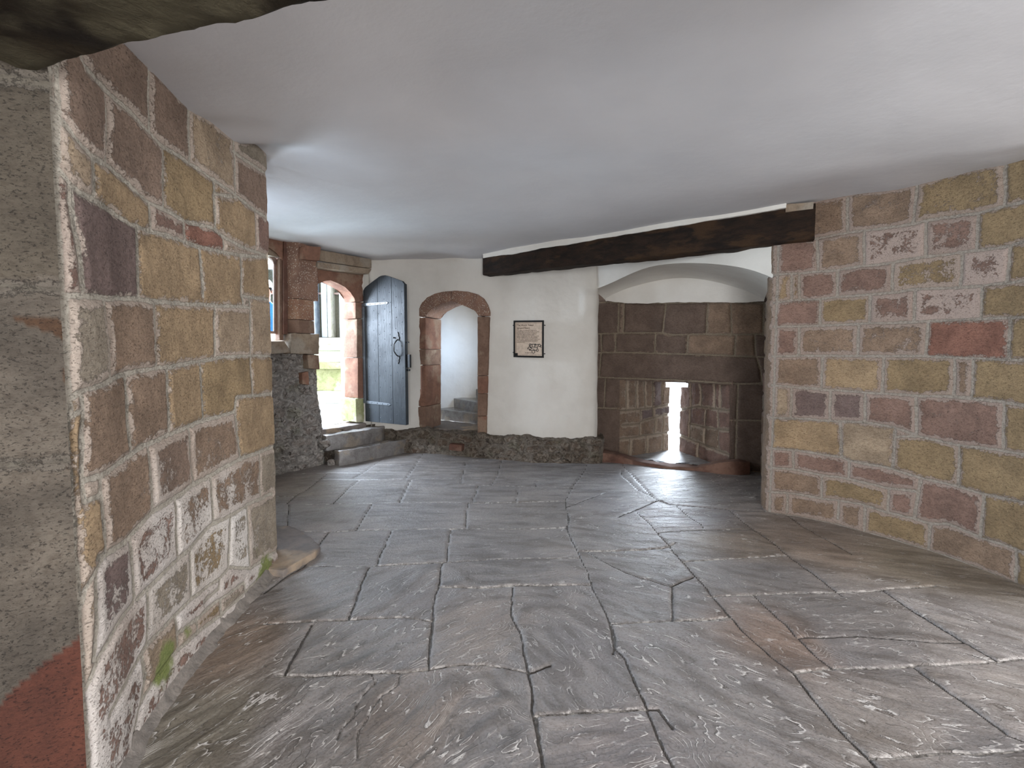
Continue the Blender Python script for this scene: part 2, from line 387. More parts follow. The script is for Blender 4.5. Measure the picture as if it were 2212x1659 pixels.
def smoothline(pts, n, k=9):
    p, t = polyline(pts, n); q = p.copy()
    for _ in range(2):
        e = np.pad(q, ((k, k), (0, 0)), mode='edge'); q2 = np.stack([np.convolve(e[:, j], np.ones(2 * k + 1) / (2 * k + 1), 'valid') for j in range(q.shape[1])], -1)
        q2[0] = p[0]; q2[-1] = p[-1]; w = np.minimum(np.minimum(np.arange(n), np.arange(n)[::-1]) / k, 1)[:, None]; q = q2 * w + p * (1 - w)
    return q, t
def ruled(foot, z0, z1, nz, top=None):
    """vertical sheet over a footprint; returns grid and metric parameters"""
    n = len(foot); z = np.linspace(0, 1, nz)
    z0 = np.broadcast_to(z0, (n,)); z1 = np.broadcast_to(z1, (n,)); top = foot if top is None else top
    P = np.zeros((n, nz, 3)); P[..., :2] = foot[:, None] * (1 - z)[None, :, None] + top[:, None] * z[None, :, None]
    P[..., 2] = z0[:, None] * (1 - z) + z1[:, None] * z
    s = np.r_[0, np.cumsum(np.linalg.norm(np.diff(foot, axis=0), axis=1))]
    S = np.repeat(s[:, None], nz, 1)
    return P, S, P[..., 2].copy()
def normals(P, toward):
    du = np.gradient(P, axis=0); dv = np.gradient(P, axis=1); n = np.cross(du, dv); n /= np.linalg.norm(n, axis=-1, keepdims=True) + 1e-12
    c = np.array(toward) - P; s = np.sign((n * c).sum(-1, keepdims=True)); s[s == 0] = 1
    return n * s
class Mapper:
    """photo pixels -> metric parameters (S,Z) of a surface grid"""
    def __init__(s, P, S, Z):
        s.S, s.Z = S, Z; s.u, s.v = project(P); s.P = P
    def __call__(s, u, v):
        d = (s.u - u) ** 2 + (s.v - v) ** 2; i, j = np.unravel_index(np.argmin(d), d.shape)
        i = min(max(i, 1), s.u.shape[0] - 2); j = min(max(j, 1), s.u.shape[1] - 2)
        J = np.array([[s.u[i + 1, j] - s.u[i - 1, j], s.u[i, j + 1] - s.u[i, j - 1]], [s.v[i + 1, j] - s.v[i - 1, j], s.v[i, j + 1] - s.v[i, j - 1]]]) / 2
        try: a, b = np.linalg.solve(J, [u - s.u[i, j], v - s.v[i, j]])
        except Exception: a = b = 0
        a = np.clip(a, -30, 30); b = np.clip(b, -30, 30)
        dS = (s.S[i + 1, j] - s.S[i - 1, j]) / 2; dZ = (s.Z[i, j + 1] - s.Z[i, j - 1]) / 2
        return s.S[i, j] + a * dS, s.Z[i, j] + b * dZ
def seg_dist(S, Z, lines):
    """lines: (points in metric coordinates, half width, tag) -> distance and tag of the nearest"""
    D = np.full(S.shape, 9.0); T = np.zeros(S.shape)
    for pts, hw, tg in lines:
        for (x0, y0), (x1, y1) in zip(pts[:-1], pts[1:]):
            lo_x, hi_x = min(x0, x1) - .35, max(x0, x1) + .35; lo_y, hi_y = min(y0, y1) - .35, max(y0, y1) + .35
            m = (S > lo_x) & (S < hi_x) & (Z > lo_y) & (Z < hi_y)
            if not m.any(): continue
            s_, z_ = S[m], Z[m]; dx, dy = x1 - x0, y1 - y0; L = dx * dx + dy * dy + 1e-12
            t = np.clip(((s_ - x0) * dx + (z_ - y0) * dy) / L, 0, 1)
            d = np.hypot(s_ - x0 - t * dx, z_ - y0 - t * dy) - hw
            o = D[m]; tt = T[m]; k = d < o; o[k] = d[k]; tt[k] = tg; D[m] = o; T[m] = tt
    return D, T
def components(mask):
    nu, nv = mask.shape; par = [0]; lab = np.zeros(mask.shape, int)
    def find(a):
        while par[a] != a: par[a] = par[par[a]]; a = par[a]
        return a
    prev = np.zeros(nv, int)
    for i in range(nu):
        row = mask[i].astype(int); ch = np.diff(np.r_[0, row, 0]); st = np.where(ch == 1)[0]; en = np.where(ch == -1)[0]
        cur = np.zeros(nv, int)
        for a, b in zip(st, en):
            ov = set(prev[a:b].tolist()) - {0}
            if ov:
                rs = [find(x) for x in ov]; r = min(rs)
                for x in rs: par[x] = r
            else: par.append(len(par)); r = len(par) - 1
            cur[a:b] = r
        lab[i] = cur; prev = cur
    root = np.array([find(a) for a in range(len(par))]); lab = root[lab]
    for _ in range(14):
        z = lab == 0
        if not z.any(): break
        for ax, sh in ((0, 1), (0, -1), (1, 1), (1, -1)):
            r = np.roll(lab, sh, ax); lab = np.where(z & (r > 0), r, lab); z = lab == 0
    return lab
PAL = {'M': (140, 119, 104), 'T': (168, 149, 126), 'Y': (166, 143, 113), 'R': (142, 115, 103), 'P': (122, 104, 99), 'B': (146, 124, 105), 'G': (158, 147, 131), 'D': (112, 95, 84), 'O': (152, 131, 100), 'X': (144, 103, 88)}
def masonry(name, P, S, Z, lines, seeds, mat, toward, hw=.011, proud=.014, seed=0, palette='TTBRGYO', extra=(), washf=None, mossf=None, keep=None, parent=None, rough=.006, wash0=(-.12, .12), cap=False, corner=None):
    mp = Mapper(P, S, Z)
    extra = list(extra) + [[(-.2, .0), (9, .0)]] + ([[(a, b + .02) for a, b in zip(S[::12, 0], ceil_z(P[::12, 0, 0], P[::12, 0, 1]))]] if cap else [])
    if corner:
        sc = S[np.argmin(np.hypot(P[:, 0, 0] - corner[0], P[:, 0, 1] - corner[1])), 0]; extra = extra + [[(sc, 0), (sc, 3.2)]]
    segs = [([mp(*p) for p in ln], hw * k, 0) for ln, k in [(l if isinstance(l, tuple) else (l, 1.0)) for l in lines]] + [(pts, hw, 0) for pts in extra]
    # waviness of the pointing
    wob = fnoise(P, 7, 3, seed) * .006
    D, _ = seg_dist(S + wob, Z + np.roll(wob, 5, 0), segs); D = np.minimum(D, .3)
    lab = components(D > .002); nl = lab.max() + 1
    r = np.random.RandomState(seed + 11); cols = np.zeros((nl, 3)); wash = r.uniform(wash0[0], wash0[1], nl)
    for k in range(nl): cols[k] = np.array(lin(PAL[palette[r.randint(len(palette))]])) * r.uniform(.88, 1.1)
    for (u, v, key, w) in seeds:
        a, b = mp(u, v); i, j = np.unravel_index(np.argmin((S - a) ** 2 + (Z - b) ** 2), S.shape)
        cols[lab[i, j]] = lin(PAL[key]); wash[lab[i, j]] = w
    N = normals(P, toward)
    prof = np.clip(D / .022, 0, 1); prof = prof * prof * (3 - 2 * prof)
    off = (r.uniform(-.5, .5, nl) * .008)[lab] * prof
    Q = P + N * (prof * proud + off + fnoise(P, 9, 5, seed + 3) * rough + fnoise(P, 2.0, 3, seed + 5) * .010)[..., None]
    wv = wash[lab] + (washf(P) if washf else 0); mv = mossf(P) if mossf else np.zeros(S.shape)
    return grid_obj(name, Q, mat, {'dist': D, 'col': cols[lab], 'wash': wv, 'moss': mv}, keep, parent)

# ------------------------------------------------------------------ ceiling height over the plan
CEIL = [(-1.46, 1.80, 2.69), (-1.57, 2.3, 2.71), (-1.63, 2.73, 2.76), (-1.68, 3.27, 2.88), (3.25, 3.0, 2.775), (3.15, 3.6, 2.82), (2.72, 4.25, 2.875),
        (-.45, 6.95, 2.945), (-1.1, 7.3, 2.99), (-1.63, 7.35, 3.0), (-2.15, 7.22, 2.97), (-2.6, 6.45, 2.95), (-3.0, 5.8, 2.95), (-3, 5, 2.94), (0, 4, 2.93), (0, 2.5, 2.88), (1.2, 6.7, 2.95),
        (1.5, 5.6, 2.90), (0, 0, 2.85), (3, 0, 2.8), (-1.5, 0, 2.7), (0, -2.5, 2.8), (6, 0, 2.8), (-4, 4, 2.95), (0, 8, 3.0), (3, 7, 2.95)]
def ceil_z(x, y):
    x = np.asarray(x, float); y = np.asarray(y, float); num = 0; den = 0
    for a, b, z in CEIL:
        w = 1 / ((x - a) ** 2 + (y - b) ** 2 + .02) ** 1.5; num = num + w * z; den = den + w
    return num / den
gx, gy = np.meshgrid(np.linspace(-4.9, 7.2, 190), np.linspace(-3.0, 8.0, 170), indexing='ij')
cz = ceil_z(gx, gy); PC = np.stack([gx, gy, cz], -1); PC[..., 2] += fnoise(PC, .9, 3, 4) * .018
grid_obj('ceiling', PC, M['ceil']); o = bpy.data.objects['ceiling']; tag(o, kind='structure')
sol = o.modifiers.new('thick', 'SOLIDIFY'); sol.thickness = .2; sol.offset = 1

# ------------------------------------------------------------------ left masonry block
A4 = crop(0, 0, 2.592); A5 = crop(0, 600, 2.37); A6 = crop(0, 1100, 2.967)
left_foot = [(-1.40, 1.44), (-1.376, 1.428), (-1.364, 1.45), (-1.385, 1.55), (-1.42, 1.66), (-1.46, 1.76), (-1.53, 2.04), (-1.60, 2.39), (-1.635, 2.86), (-1.685, 3.30)]
lf, _ = smoothline(left_foot, 350, 6)
P, S, Z = ruled(lf, -.05, 3.02, 520)
LL = [A4((200, 560), (290, 640), (330, 670), (420, 780), (510, 880), (600, 930), (700, 1010), (830, 1130), (940, 1185), (1040, 1240), (1180, 1275), (1260, 1330), (1340, 1380), (1420, 1405), (1500, 1435)),
      A4((330, 60), (420, 240), (480, 370), (560, 460), (620, 530), (740, 640), (830, 740), (900, 820), (1010, 880), (1110, 950), (1195, 1010), (1310, 1085), (1400, 1160), (1510, 1230)),
      A4((260, 880), (290, 920), (370, 1020), (430, 1080), (520, 1120), (640, 1190), (740, 1260), (830, 1290), (960, 1330), (1100, 1380), (1240, 1412), (1340, 1430), (1500, 1440)),
      A4((1300, 845), (1330, 870), (1420, 930), (1500, 985)),
      A4((320, 300), (320, 640)), A4((590, 540), (585, 925)), A4((820, 300), (825, 380), (830, 740)), A4((1050, 590), (1058, 905)), A4((1305, 760), (1320, 1090)),
      A4((905, 830), (910, 1170)), (A4((1195, 1010), (1202, 1285)), 1.3), A4((1425, 1190), (1432, 1410)), A4((1205, 1085), (1320, 1105)),
      A4((310, 650), (310, 940)), A4((510, 890), (518, 1115)), A4((835, 1140), (845, 1295)), A4((1025, 1240), (1030, 1355)), A4((1245, 1330), (1250, 1412)),
      (A4((380, 1040), (400, 1250), (440, 1450), (455, 1620)), 1.3), A4((765, 1280), (775, 1659)), A4((1115, 1390), (1135, 1659)), A4((1345, 1430), (1345, 1659)),
      A5((290, 90), (420, 95), (560, 105), (720, 110), (880, 130), (1030, 137), (1270, 152)), A5((1230, 95), (1380, 113)), A5((1230, 90), (1245, 150)),
      A5((345, 615), (420, 580), (600, 510), (700, 480), (800, 460), (870, 460), (1010, 430), (1150, 405), (1280, 400), (1390, 402)),
      A5((330, 95), (338, 400), (350, 610)), A5((530, 110), (550, 300), (565, 510)), A5((790, 120), (800, 462)), A5((1100, 145), (1100, 415)), A5((1275, 110), (1285, 402)),
      A5((350, 610), (355, 705), (415, 680)), (A5((430, 1040), (520, 1010), (650, 920), (700, 880), (860, 800), (1030, 735), (1200, 685), (1210, 612), (1390, 595)), 1.1),
      A5((420, 585), (425, 800), (430, 1040), (437, 1150), (515, 1118)), A5((640, 515), (650, 700), (665, 905)), A5((850, 465), (860, 800)), A5((1025, 430), (1037, 735)), A5((1285, 405), (1290, 600)), A5((1203, 680), (1210, 760), (1225, 925)),
      (A5((500, 1440), (530, 1425), (640, 1350), (770, 1200), (900, 1120), (1080, 1010), (1220, 930), (1330, 890), (1395, 868)), 1.3),
      A5((515, 1010), (525, 1200), (540, 1420)), A5((750, 875), (770, 1200)), A5((960, 765), (968, 900), (985, 1060)),
      (A5((700, 1640), (830, 1505), (970, 1390), (1090, 1262), (1180, 1215), (1290, 1150), (1395, 1105)), 1.2),
      A5((660, 1340), (680, 1640)), A5((890, 1125), (905, 1440)), A5((1075, 1010), (1090, 1262)), A5((1325, 890), (1330, 1130)),
      A6((1600, 375), (1475, 368), (1400, 450), (1220, 580), (1130, 670), (1000, 810), (930, 880), (860, 1000), (770, 1180), (700, 1320)),
      A6((1790, 250), (1600, 380)), A6((850, 590), (760, 710), (690, 840), (620, 960), (545, 1150)), A6((680, 270), (610, 400), (540, 520), (495, 650)),
      A6((1475, 30), (1465, 365)), A6((1580, -30), (1600, 375)), A6((1210, 250), (1222, 578)), A6((935, 520), (940, 700), (930, 880)), A6((610, 410), (612, 700), (600, 960)),
      A6((1405, 450), (1400, 510), (1300, 600)), A6((1120, 680), (1135, 905)), A6((905, 960), (925, 1080), (900, 1250), (850, 1480)), A6((1135, 905), (1250, 800), (1400, 690), (1560, 540), (1700, 400)), A6((1130, 800), (1260, 705), (1390, 590), (1560, 470)),
      A6((1135, 905), (1000, 1080), (900, 1250)), A6((1250, 705), (1258, 795)), A6((1410, 585), (1415, 690)), A6((1560, 470), (1575, 540))]
LSEED = [(200, 220, 'M', .02), (280, 200, 'G', .02), (240, 150, 'G', .02), (360, 260, 'M', .0), (455, 330, 'T', .04), (545, 400, 'M', .02), (60, 0, 'T', 0), (150, 330, 'T', .02), (290, 350, 'M', .0), (405, 410, 'O', -.12), (510, 450, 'Y', -.05),
         (260, 430, 'Y', -.12), (360, 485, 'R', 0), (435, 515, 'X', -.12), (230, 540, 'P', -.15), (370, 570, 'T', .02), (475, 600, 'Y', -.12), (550, 590, 'Y', -.10), (180, 740, 'G', .08), (285, 730, 'B', -.02), (400, 720, 'Y', -.08), (500, 715, 'T', -.02), (560, 720, 'T', -.06),
         (225, 920, 'B', -.06), (315, 890, 'B', -.04), (400, 865, 'Y', -.12), (485, 840, 'O', -.15), (550, 910, 'Y', -.15), (270, 1090, 'B', -.02), (355, 1040, 'M', .09), (455, 960, 'B', .12), (570, 1030, 'Y', .02), (190, 1180, 'Y', -.12), (320, 1220, 'B', .02), (410, 1130, 'B', .16), (510, 1060, 'B', .12),
         (250, 1310, 'P', .16), (370, 1300, 'B', .10), (440, 1240, 'O', .16), (515, 1160, 'G', .17), (565, 1130, 'G', .05), (230, 1440, 'R', .06), (190, 1500, 'G', .14), (260, 1420, 'R', .14), (340, 1340, 'G', .12)]
def lwash(P):
    a = np.clip((1.25 - P[..., 2]) / 1.1, 0, 1); return a * .07 + fnoise(P, 3, 3, 9) * .08
def lmoss(P):
    u, v = project(P); m = 0
    for (a, b, r, k) in ((570, 1238, 30, .95), (352, 1432, 34, .95), (400, 1370, 18, .6), (555, 1195, 24, .45), (275, 1540, 18, .5)):
        q = ray(a, b); i = np.unravel_index(np.argmin((u - a) ** 2 + (v - b) ** 2), u.shape); c = P[i]; rr = r / F * c[1] * 1.7
        m = np.maximum(m, k * np.exp(-((P - c) ** 2).sum(-1) / rr ** 2))
    return m
wl = masonry('wall_left', P, S, Z, LL, LSEED, M['left'], (0, 2.5, 1.5), seed=3, washf=lwash, mossf=lmoss, cap=True, hw=.009, proud=.009, corner=(-1.366, 1.445))
tag(wl, kind='structure')
# far end and back of the block (turning away from the camera)
def plainwall(name, foot, z0, z1, mat, toward, n=60, nz=60, amp=.012, sc=3, parent=None, keep=None, kind='structure'):
    f, _ = polyline(foot, n); P, S, Z = ruled(f, z0, z1, nz); N = normals(P, toward); P = P + N * (fnoise(P, sc, 5, 2) * amp)[..., None]
    o = grid_obj(name, P, mat, None, keep, parent)
    if kind and not parent: tag(o, kind=kind)
    return o
plainwall('wall_left_end', [(-1.685, 3.30), (-1.80, 3.52), (-4.6, 3.9)], -.05, 3.05, M['tan'], (-2, 6, 1.5), 80, 60)
# shaded face nearest the camera
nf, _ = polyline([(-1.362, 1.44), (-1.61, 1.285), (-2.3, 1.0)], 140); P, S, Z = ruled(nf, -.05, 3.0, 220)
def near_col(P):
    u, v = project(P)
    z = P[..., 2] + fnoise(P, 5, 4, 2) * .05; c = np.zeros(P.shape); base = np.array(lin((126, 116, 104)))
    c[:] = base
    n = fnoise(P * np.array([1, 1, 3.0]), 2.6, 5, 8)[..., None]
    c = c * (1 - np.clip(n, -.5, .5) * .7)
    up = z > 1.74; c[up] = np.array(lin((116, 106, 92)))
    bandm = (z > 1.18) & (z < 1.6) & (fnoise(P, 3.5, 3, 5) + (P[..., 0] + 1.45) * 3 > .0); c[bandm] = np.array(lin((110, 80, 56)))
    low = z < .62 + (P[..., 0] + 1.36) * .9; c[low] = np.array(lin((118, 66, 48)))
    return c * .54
D, _ = seg_dist(S, Z, [([(0, 1.18), (2, 1.2)], .006, 0), ([(0, 1.70), (2, 1.71)], .006, 0), ([(0, 2.3), (.2, 2.28), (2, 2.2)], .01, 0)])
Q = P + normals(P, (0, 0, 1.5)) * (fnoise(P, 8, 5, 6) * .012 + np.clip(D / .03, 0, 1) * .01)[..., None]
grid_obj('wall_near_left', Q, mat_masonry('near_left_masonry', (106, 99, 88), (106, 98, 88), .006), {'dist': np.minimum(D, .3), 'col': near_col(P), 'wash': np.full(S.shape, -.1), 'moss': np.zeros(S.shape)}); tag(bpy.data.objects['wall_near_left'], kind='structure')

# ------------------------------------------------------------------ right masonry wall
B7 = crop(1600, 300, 2.962); B8 = crop(1600, 820, 2.861)
rf, _ = smoothline([(2.53, 4.70), (2.452, 4.53), (2.462, 4.45), (2.68, 4.33), (2.90, 4.12), (3.08, 3.84), (3.23, 3.54), (3.31, 3.22), (3.345, 2.95), (3.36, 2.72)], 350, 6)
P, S, Z = ruled(rf, -.05, 3.02, 460)
RL = [B7((440, 650), (680, 600), (780, 590), (1100, 545), (1190, 520), (1520, 475), (1813, 400), (1900, 380)),
      B7((200, 880), (490, 850), (620, 840), (780, 815), (970, 790), (1180, 755), (1420, 725), (1700, 690), (1813, 660), (1900, 645)),
      B7((210, 1050), (380, 1030), (510, 1025), (620, 1010), (830, 995), (980, 985), (1100, 965), (1400, 950), (1540, 940), (1813, 910), (1900, 900)),
      B7((210, 1205), (500, 1195), (740, 1185), (820, 1180), (1100, 1175), (1200, 1165), (1540, 1155), (1813, 1140), (1900, 1140)),
      B7((200, 1393), (370, 1388), (740, 1390), (1180, 1390), (1370, 1400), (1813, 1418), (1900, 1422)),
      B8((190, 35), (490, 60), (860, 85), (1090, 100), (1300, 105), (1620, 135), (1751, 160), (1850, 170)),
      B7((440, 400), (440, 650)), B7((680, 380), (685, 600)), B7((1130, 270), (1105, 545)), B7((1695, 150), (1690, 430)),
      B7((490, 650), (495, 850)), B7((790, 590), (790, 815)), B7((1190, 520), (1180, 755)), B7((1522, 475), (1510, 710)),
      B7((375, 865), (375, 1035)), B7((617, 840), (620, 1010)), B7((975, 790), (965, 985)), B7((1412, 725), (1403, 950)), B7((1725, 685), (1700, 925)), B7((325, 870), (322, 1040)),
      B7((510, 1025), (505, 1195)), B7((830, 995), (820, 1180)), B7((1112, 965), (1103, 1175)), B7((1543, 940), (1533, 1155)),
      B7((375, 1200), (370, 1388)), B7((755, 1185), (745, 1390)), B7((1198, 1165), (1185, 1390)), B7((1727, 1150), (1717, 1418)),
      B7((520, 1390), (515, 1608)), B7((915, 1390), (905, 1625)), B7((1370, 1400), (1365, 1645)), B7((1490, 1410), (1477, 1659)),
      B8((180, 235), (350, 240), (560, 255), (770, 265), (950, 295), (1090, 350), (1340, 405), (1620, 440), (1751, 465), (1850, 480)),
      B8((315, 45), (310, 240)), B8((555, 65), (550, 255)), B8((770, 80), (765, 265)), B8((1087, 100), (1085, 350)), B8((1632, 135), (1620, 440)), B8((950, 295), (953, 352), (1090, 350)),
      B8((180, 420), (330, 435), (620, 480), (670, 500), (930, 550), (1110, 610), (1340, 660), (1500, 705), (1751, 760), (1850, 780)),
      B8((615, 258), (620, 482)), B8((952, 345), (938, 550)), B8((1352, 405), (1343, 660)),
      B8((175, 540), (350, 560), (500, 590), (670, 615), (900, 670), (1095, 692)), B8((325, 435), (325, 557)), B8((672, 500), (665, 615)), (B8((1110, 610), (1095, 700), (1072, 860)), 1.2),
      B8((170, 690), (290, 700), (500, 735), (740, 770), (900, 820), (1080, 860), (1170, 890), (1280, 892), (1480, 975), (1620, 1020), (1751, 1070), (1850, 1100)),
      B8((500, 588), (500, 737)), B8((915, 672), (908, 822)), B8((1502, 705), (1483, 975)), B8((290, 700), (285, 820)), B8((605, 745), (600, 860)), B8((765, 780), (765, 930)), B8((1168, 890), (1160, 1090)), B8((1703, 1045), (1708, 1300))]
RSEED = [(1788, 478, 'O', .0), (1850, 470, 'B', .08), (2070, 410, 'O', .10), (2190, 400, 'O', -.05), (1720, 560, 'R', .0), (1810, 545, 'B', .08), (1930, 530, 'R', .22), (2050, 510, 'R', .14), (2180, 490, 'O', .05),
         (1768, 620, 'R', .0), (1865, 610, 'R', .08), (2000, 590, 'O', .16), (2130, 580, 'R', .24), (2190, 570, 'B', .05), (1690, 620, 'Y', .0), (1720, 680, 'R', -.08), (1825, 672, 'O', .0), (1925, 668, 'R', .16), (2050, 655, 'R', .22), (2160, 650, 'B', .0),
         (1700, 735, 'R', .05), (1790, 735, 'B', .10), (1930, 735, 'B', .10), (2090, 733, 'X', -.12), (1720, 805, 'B', .0), (1840, 808, 'Y', .0), (1985, 812, 'O', .02), (2080, 815, 'B', .05), (2160, 820, 'T', -.02),
         (1690, 865, 'T', .0), (1750, 875, 'P', .05), (1830, 880, 'P', .08), (1920, 885, 'R', .05), (2075, 910, 'R', .04), (2190, 915, 'O', -.05), (1735, 940, 'Y', -.12), (1875, 955, 'T', -.10), (2000, 990, 'O', -.04), (2150, 1020, 'O', -.05),
         (1690, 990, 'R', .0), (1775, 1000, 'R', .04), (1910, 1025, 'R', .06), (1720, 1040, 'B', .0), (1845, 1055, 'O', .06), (1945, 1085, 'R', .05), (2060, 1105, 'R', .02), (2170, 1110, 'O', -.10), (1675, 1085, 'B', 0), (1750, 1090, 'B', .04), (1840, 1110, 'B', .08), (1940, 1140, 'O', .0), (2100, 1190, 'B', .0)]
wr = masonry('wall_right', P, S, Z, RL, RSEED, M['right'], (0, 3, 1.5), seed=5, cap=True, hw=.010, proud=.007, corner=(2.478, 4.455), palette='RBOTG'); tag(wr, kind='structure')
# ------------------------------------------------------------------ niche in the far wall
C3 = crop(1240, 520, 3.073)
NL0, NL1 = Vector((1.26, 7.06)), Vector((3.22, 6.02)); ndir = (NL1 - NL0).normalized(); nout = Vector((-ndir.y, ndir.x))
if nout.y < 0: nout = -nout
nf_, _ = polyline([tuple(NL0 - ndir * .1), tuple(NL1 + ndir * .05)], 260); P, S, Z = ruled(nf_, -.12, 2.55, 300)
u_, v_ = project(P)
NLN = [C3((150, 412), (220, 408), (600, 415), (1000, 405), (1280, 415)), C3((150, 620), (290, 615), (580, 610), (640, 625), (870, 620), (1050, 625), (1280, 620)), C3((160, 745), (280, 740), (540, 748), (760, 752), (1060, 765), (1210, 770), (1280, 772)),
       C3((150, 905), (300, 912), (620, 922), (1090, 950), (1280, 948)), C3((300, 410), (290, 615)), C3((335, 420), (325, 612)), C3((612, 415), (588, 612)), C3((887, 410), (880, 620)), C3((1042, 410), (1045, 625)), C3((1258, 410), (1255, 622)),
       C3((180, 620), (182, 745)), C3((275, 615), (275, 742)), C3((542, 612), (535, 748)), C3((757, 622), (750, 752)), C3((1072, 625), (1065, 765)), C3((1198, 622), (1207, 770)), C3((180, 745), (168, 905)), C3((1212, 770), (1240, 860), (1245, 950)),
       C3((210, 908), (200, 1110)), C3((140, 1110), (300, 1112)), C3((1090, 950), (1080, 1192)), C3((1035, 1192), (1240, 1192)), C3((1080, 1192), (1070, 1480))]
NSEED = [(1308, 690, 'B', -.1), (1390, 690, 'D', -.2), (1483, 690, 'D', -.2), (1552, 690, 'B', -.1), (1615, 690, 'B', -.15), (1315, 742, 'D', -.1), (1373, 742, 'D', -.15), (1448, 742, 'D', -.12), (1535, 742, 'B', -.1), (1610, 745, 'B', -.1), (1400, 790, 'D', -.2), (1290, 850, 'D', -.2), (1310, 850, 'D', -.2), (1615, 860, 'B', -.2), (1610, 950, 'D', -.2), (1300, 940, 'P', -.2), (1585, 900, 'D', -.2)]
openm = (u_ > 1338) & (u_ < 1577) & (v_ > 820 + (u_ - 1338) * .045)
k = ~(openm[:-1, :-1] & openm[1:, :-1] & openm[1:, 1:] & openm[:-1, 1:])
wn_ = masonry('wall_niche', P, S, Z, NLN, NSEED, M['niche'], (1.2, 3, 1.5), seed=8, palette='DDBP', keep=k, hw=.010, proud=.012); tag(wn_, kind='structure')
# embrasure: plane of the slit, set .95 m further out
SP0 = NL0 + nout * .95
def on_slit(u, v): return on_line(u, v, SP0, ndir)
def on_niche(u, v, d=0): return on_line(u, v, NL0 + nout * d, ndir)
def sheet(a0, a1, b0, b1, nu, nv):
    """bilinear sheet a0-a1 bottom edge, b0-b1 top edge"""
    s = np.linspace(0, 1, nu)[:, None, None]; t = np.linspace(0, 1, nv)[None, :, None]; a0, a1, b0, b1 = map(np.array, (a0, a1, b0, b1))
    P = (a0 * (1 - s) + a1 * s) * (1 - t) + (b0 * (1 - s) + b1 * s) * t
    L = np.linalg.norm(a1 - a0); Hh = np.linalg.norm(b0 - a0)
    return P, np.repeat(np.linspace(0, L, nu)[:, None], nv, 1), np.repeat(np.linspace(0, Hh, nv)[None], nu, 0)
def col3(v, z): return (v.x, v.y, z)
lf0 = on_niche(1331, 900); sl0 = on_slit(1443, 900); rf0 = on_niche(1584, 900); sr0 = on_slit(1472, 900)
ztL = on_niche(1338, 815).z; ztR = on_niche(1577, 822).z; zs = on_slit(1457, 821).z + .02; zsb = on_slit(1457, 982).z - .10
SPL = [([C3(*l) for l in L]) for L in ([],)]
P, S, Z = sheet(col3(lf0, -.1), col3(sl0, zsb), col3(lf0, ztL + .03), col3(sl0, zs + .03), 130, 260)
uu, vv = project(P); tm = (uu > 1435.5) & (vv < 836); kk = ~(tm[:-1, :-1] | tm[1:, 1:])
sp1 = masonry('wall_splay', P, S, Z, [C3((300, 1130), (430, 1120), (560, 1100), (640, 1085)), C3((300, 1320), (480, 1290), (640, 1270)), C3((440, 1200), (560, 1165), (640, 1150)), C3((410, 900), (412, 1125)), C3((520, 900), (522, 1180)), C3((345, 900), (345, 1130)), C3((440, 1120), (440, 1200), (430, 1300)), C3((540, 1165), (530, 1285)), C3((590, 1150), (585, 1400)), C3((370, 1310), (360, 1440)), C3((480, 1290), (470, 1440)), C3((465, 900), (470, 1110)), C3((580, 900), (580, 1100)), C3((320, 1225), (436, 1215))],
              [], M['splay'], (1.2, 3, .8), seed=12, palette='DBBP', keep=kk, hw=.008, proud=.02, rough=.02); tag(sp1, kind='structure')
P, S, Z = sheet(col3(rf0, -.1), col3(sr0, zsb), col3(rf0, ztR + .03), col3(sr0, zs + .03), 130, 260)
uu, vv = project(P); tm = (uu < 1489) & (vv < 836); kk = ~(tm[:-1, :-1] | tm[1:, 1:])
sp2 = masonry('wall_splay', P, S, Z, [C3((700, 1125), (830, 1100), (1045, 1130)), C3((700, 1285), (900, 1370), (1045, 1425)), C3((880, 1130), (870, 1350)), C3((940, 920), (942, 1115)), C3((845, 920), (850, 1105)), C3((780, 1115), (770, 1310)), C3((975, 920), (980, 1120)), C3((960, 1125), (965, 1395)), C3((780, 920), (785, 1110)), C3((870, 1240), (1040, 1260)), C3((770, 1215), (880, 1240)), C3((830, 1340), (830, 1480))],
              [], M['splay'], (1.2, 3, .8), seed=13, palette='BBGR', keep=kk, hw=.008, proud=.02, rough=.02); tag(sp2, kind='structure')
# lintel underside and sill of the embrasure
P, S, Z = sheet(col3(on_niche(1325, 900), ztL + .02), col3(on_niche(1590, 900), ztR + .0), col3(on_slit(1425, 900), zs + .02), col3(on_slit(1500, 900), zs + .02), 40, 40)
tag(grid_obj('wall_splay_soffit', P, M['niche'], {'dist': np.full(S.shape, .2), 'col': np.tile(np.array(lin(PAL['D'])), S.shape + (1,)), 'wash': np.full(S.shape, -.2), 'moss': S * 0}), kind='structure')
P, S, Z = sheet(col3(on_niche(1325, 900), -.01), col3(on_niche(1590, 900), -.01), col3(on_slit(1425, 900), zsb + .06), col3(on_slit(1500, 900), zsb + .06), 160, 120)
P[..., 2] += fnoise(P * np.array([1, 3, 1]), 8, 4, 3) * .03 + .02
sill = grid_obj('slit_sill', P, M['sill'], None); tag(settle(sill), 'rough splintered slate sill glinting at the foot of the arrow slit', 'sill')
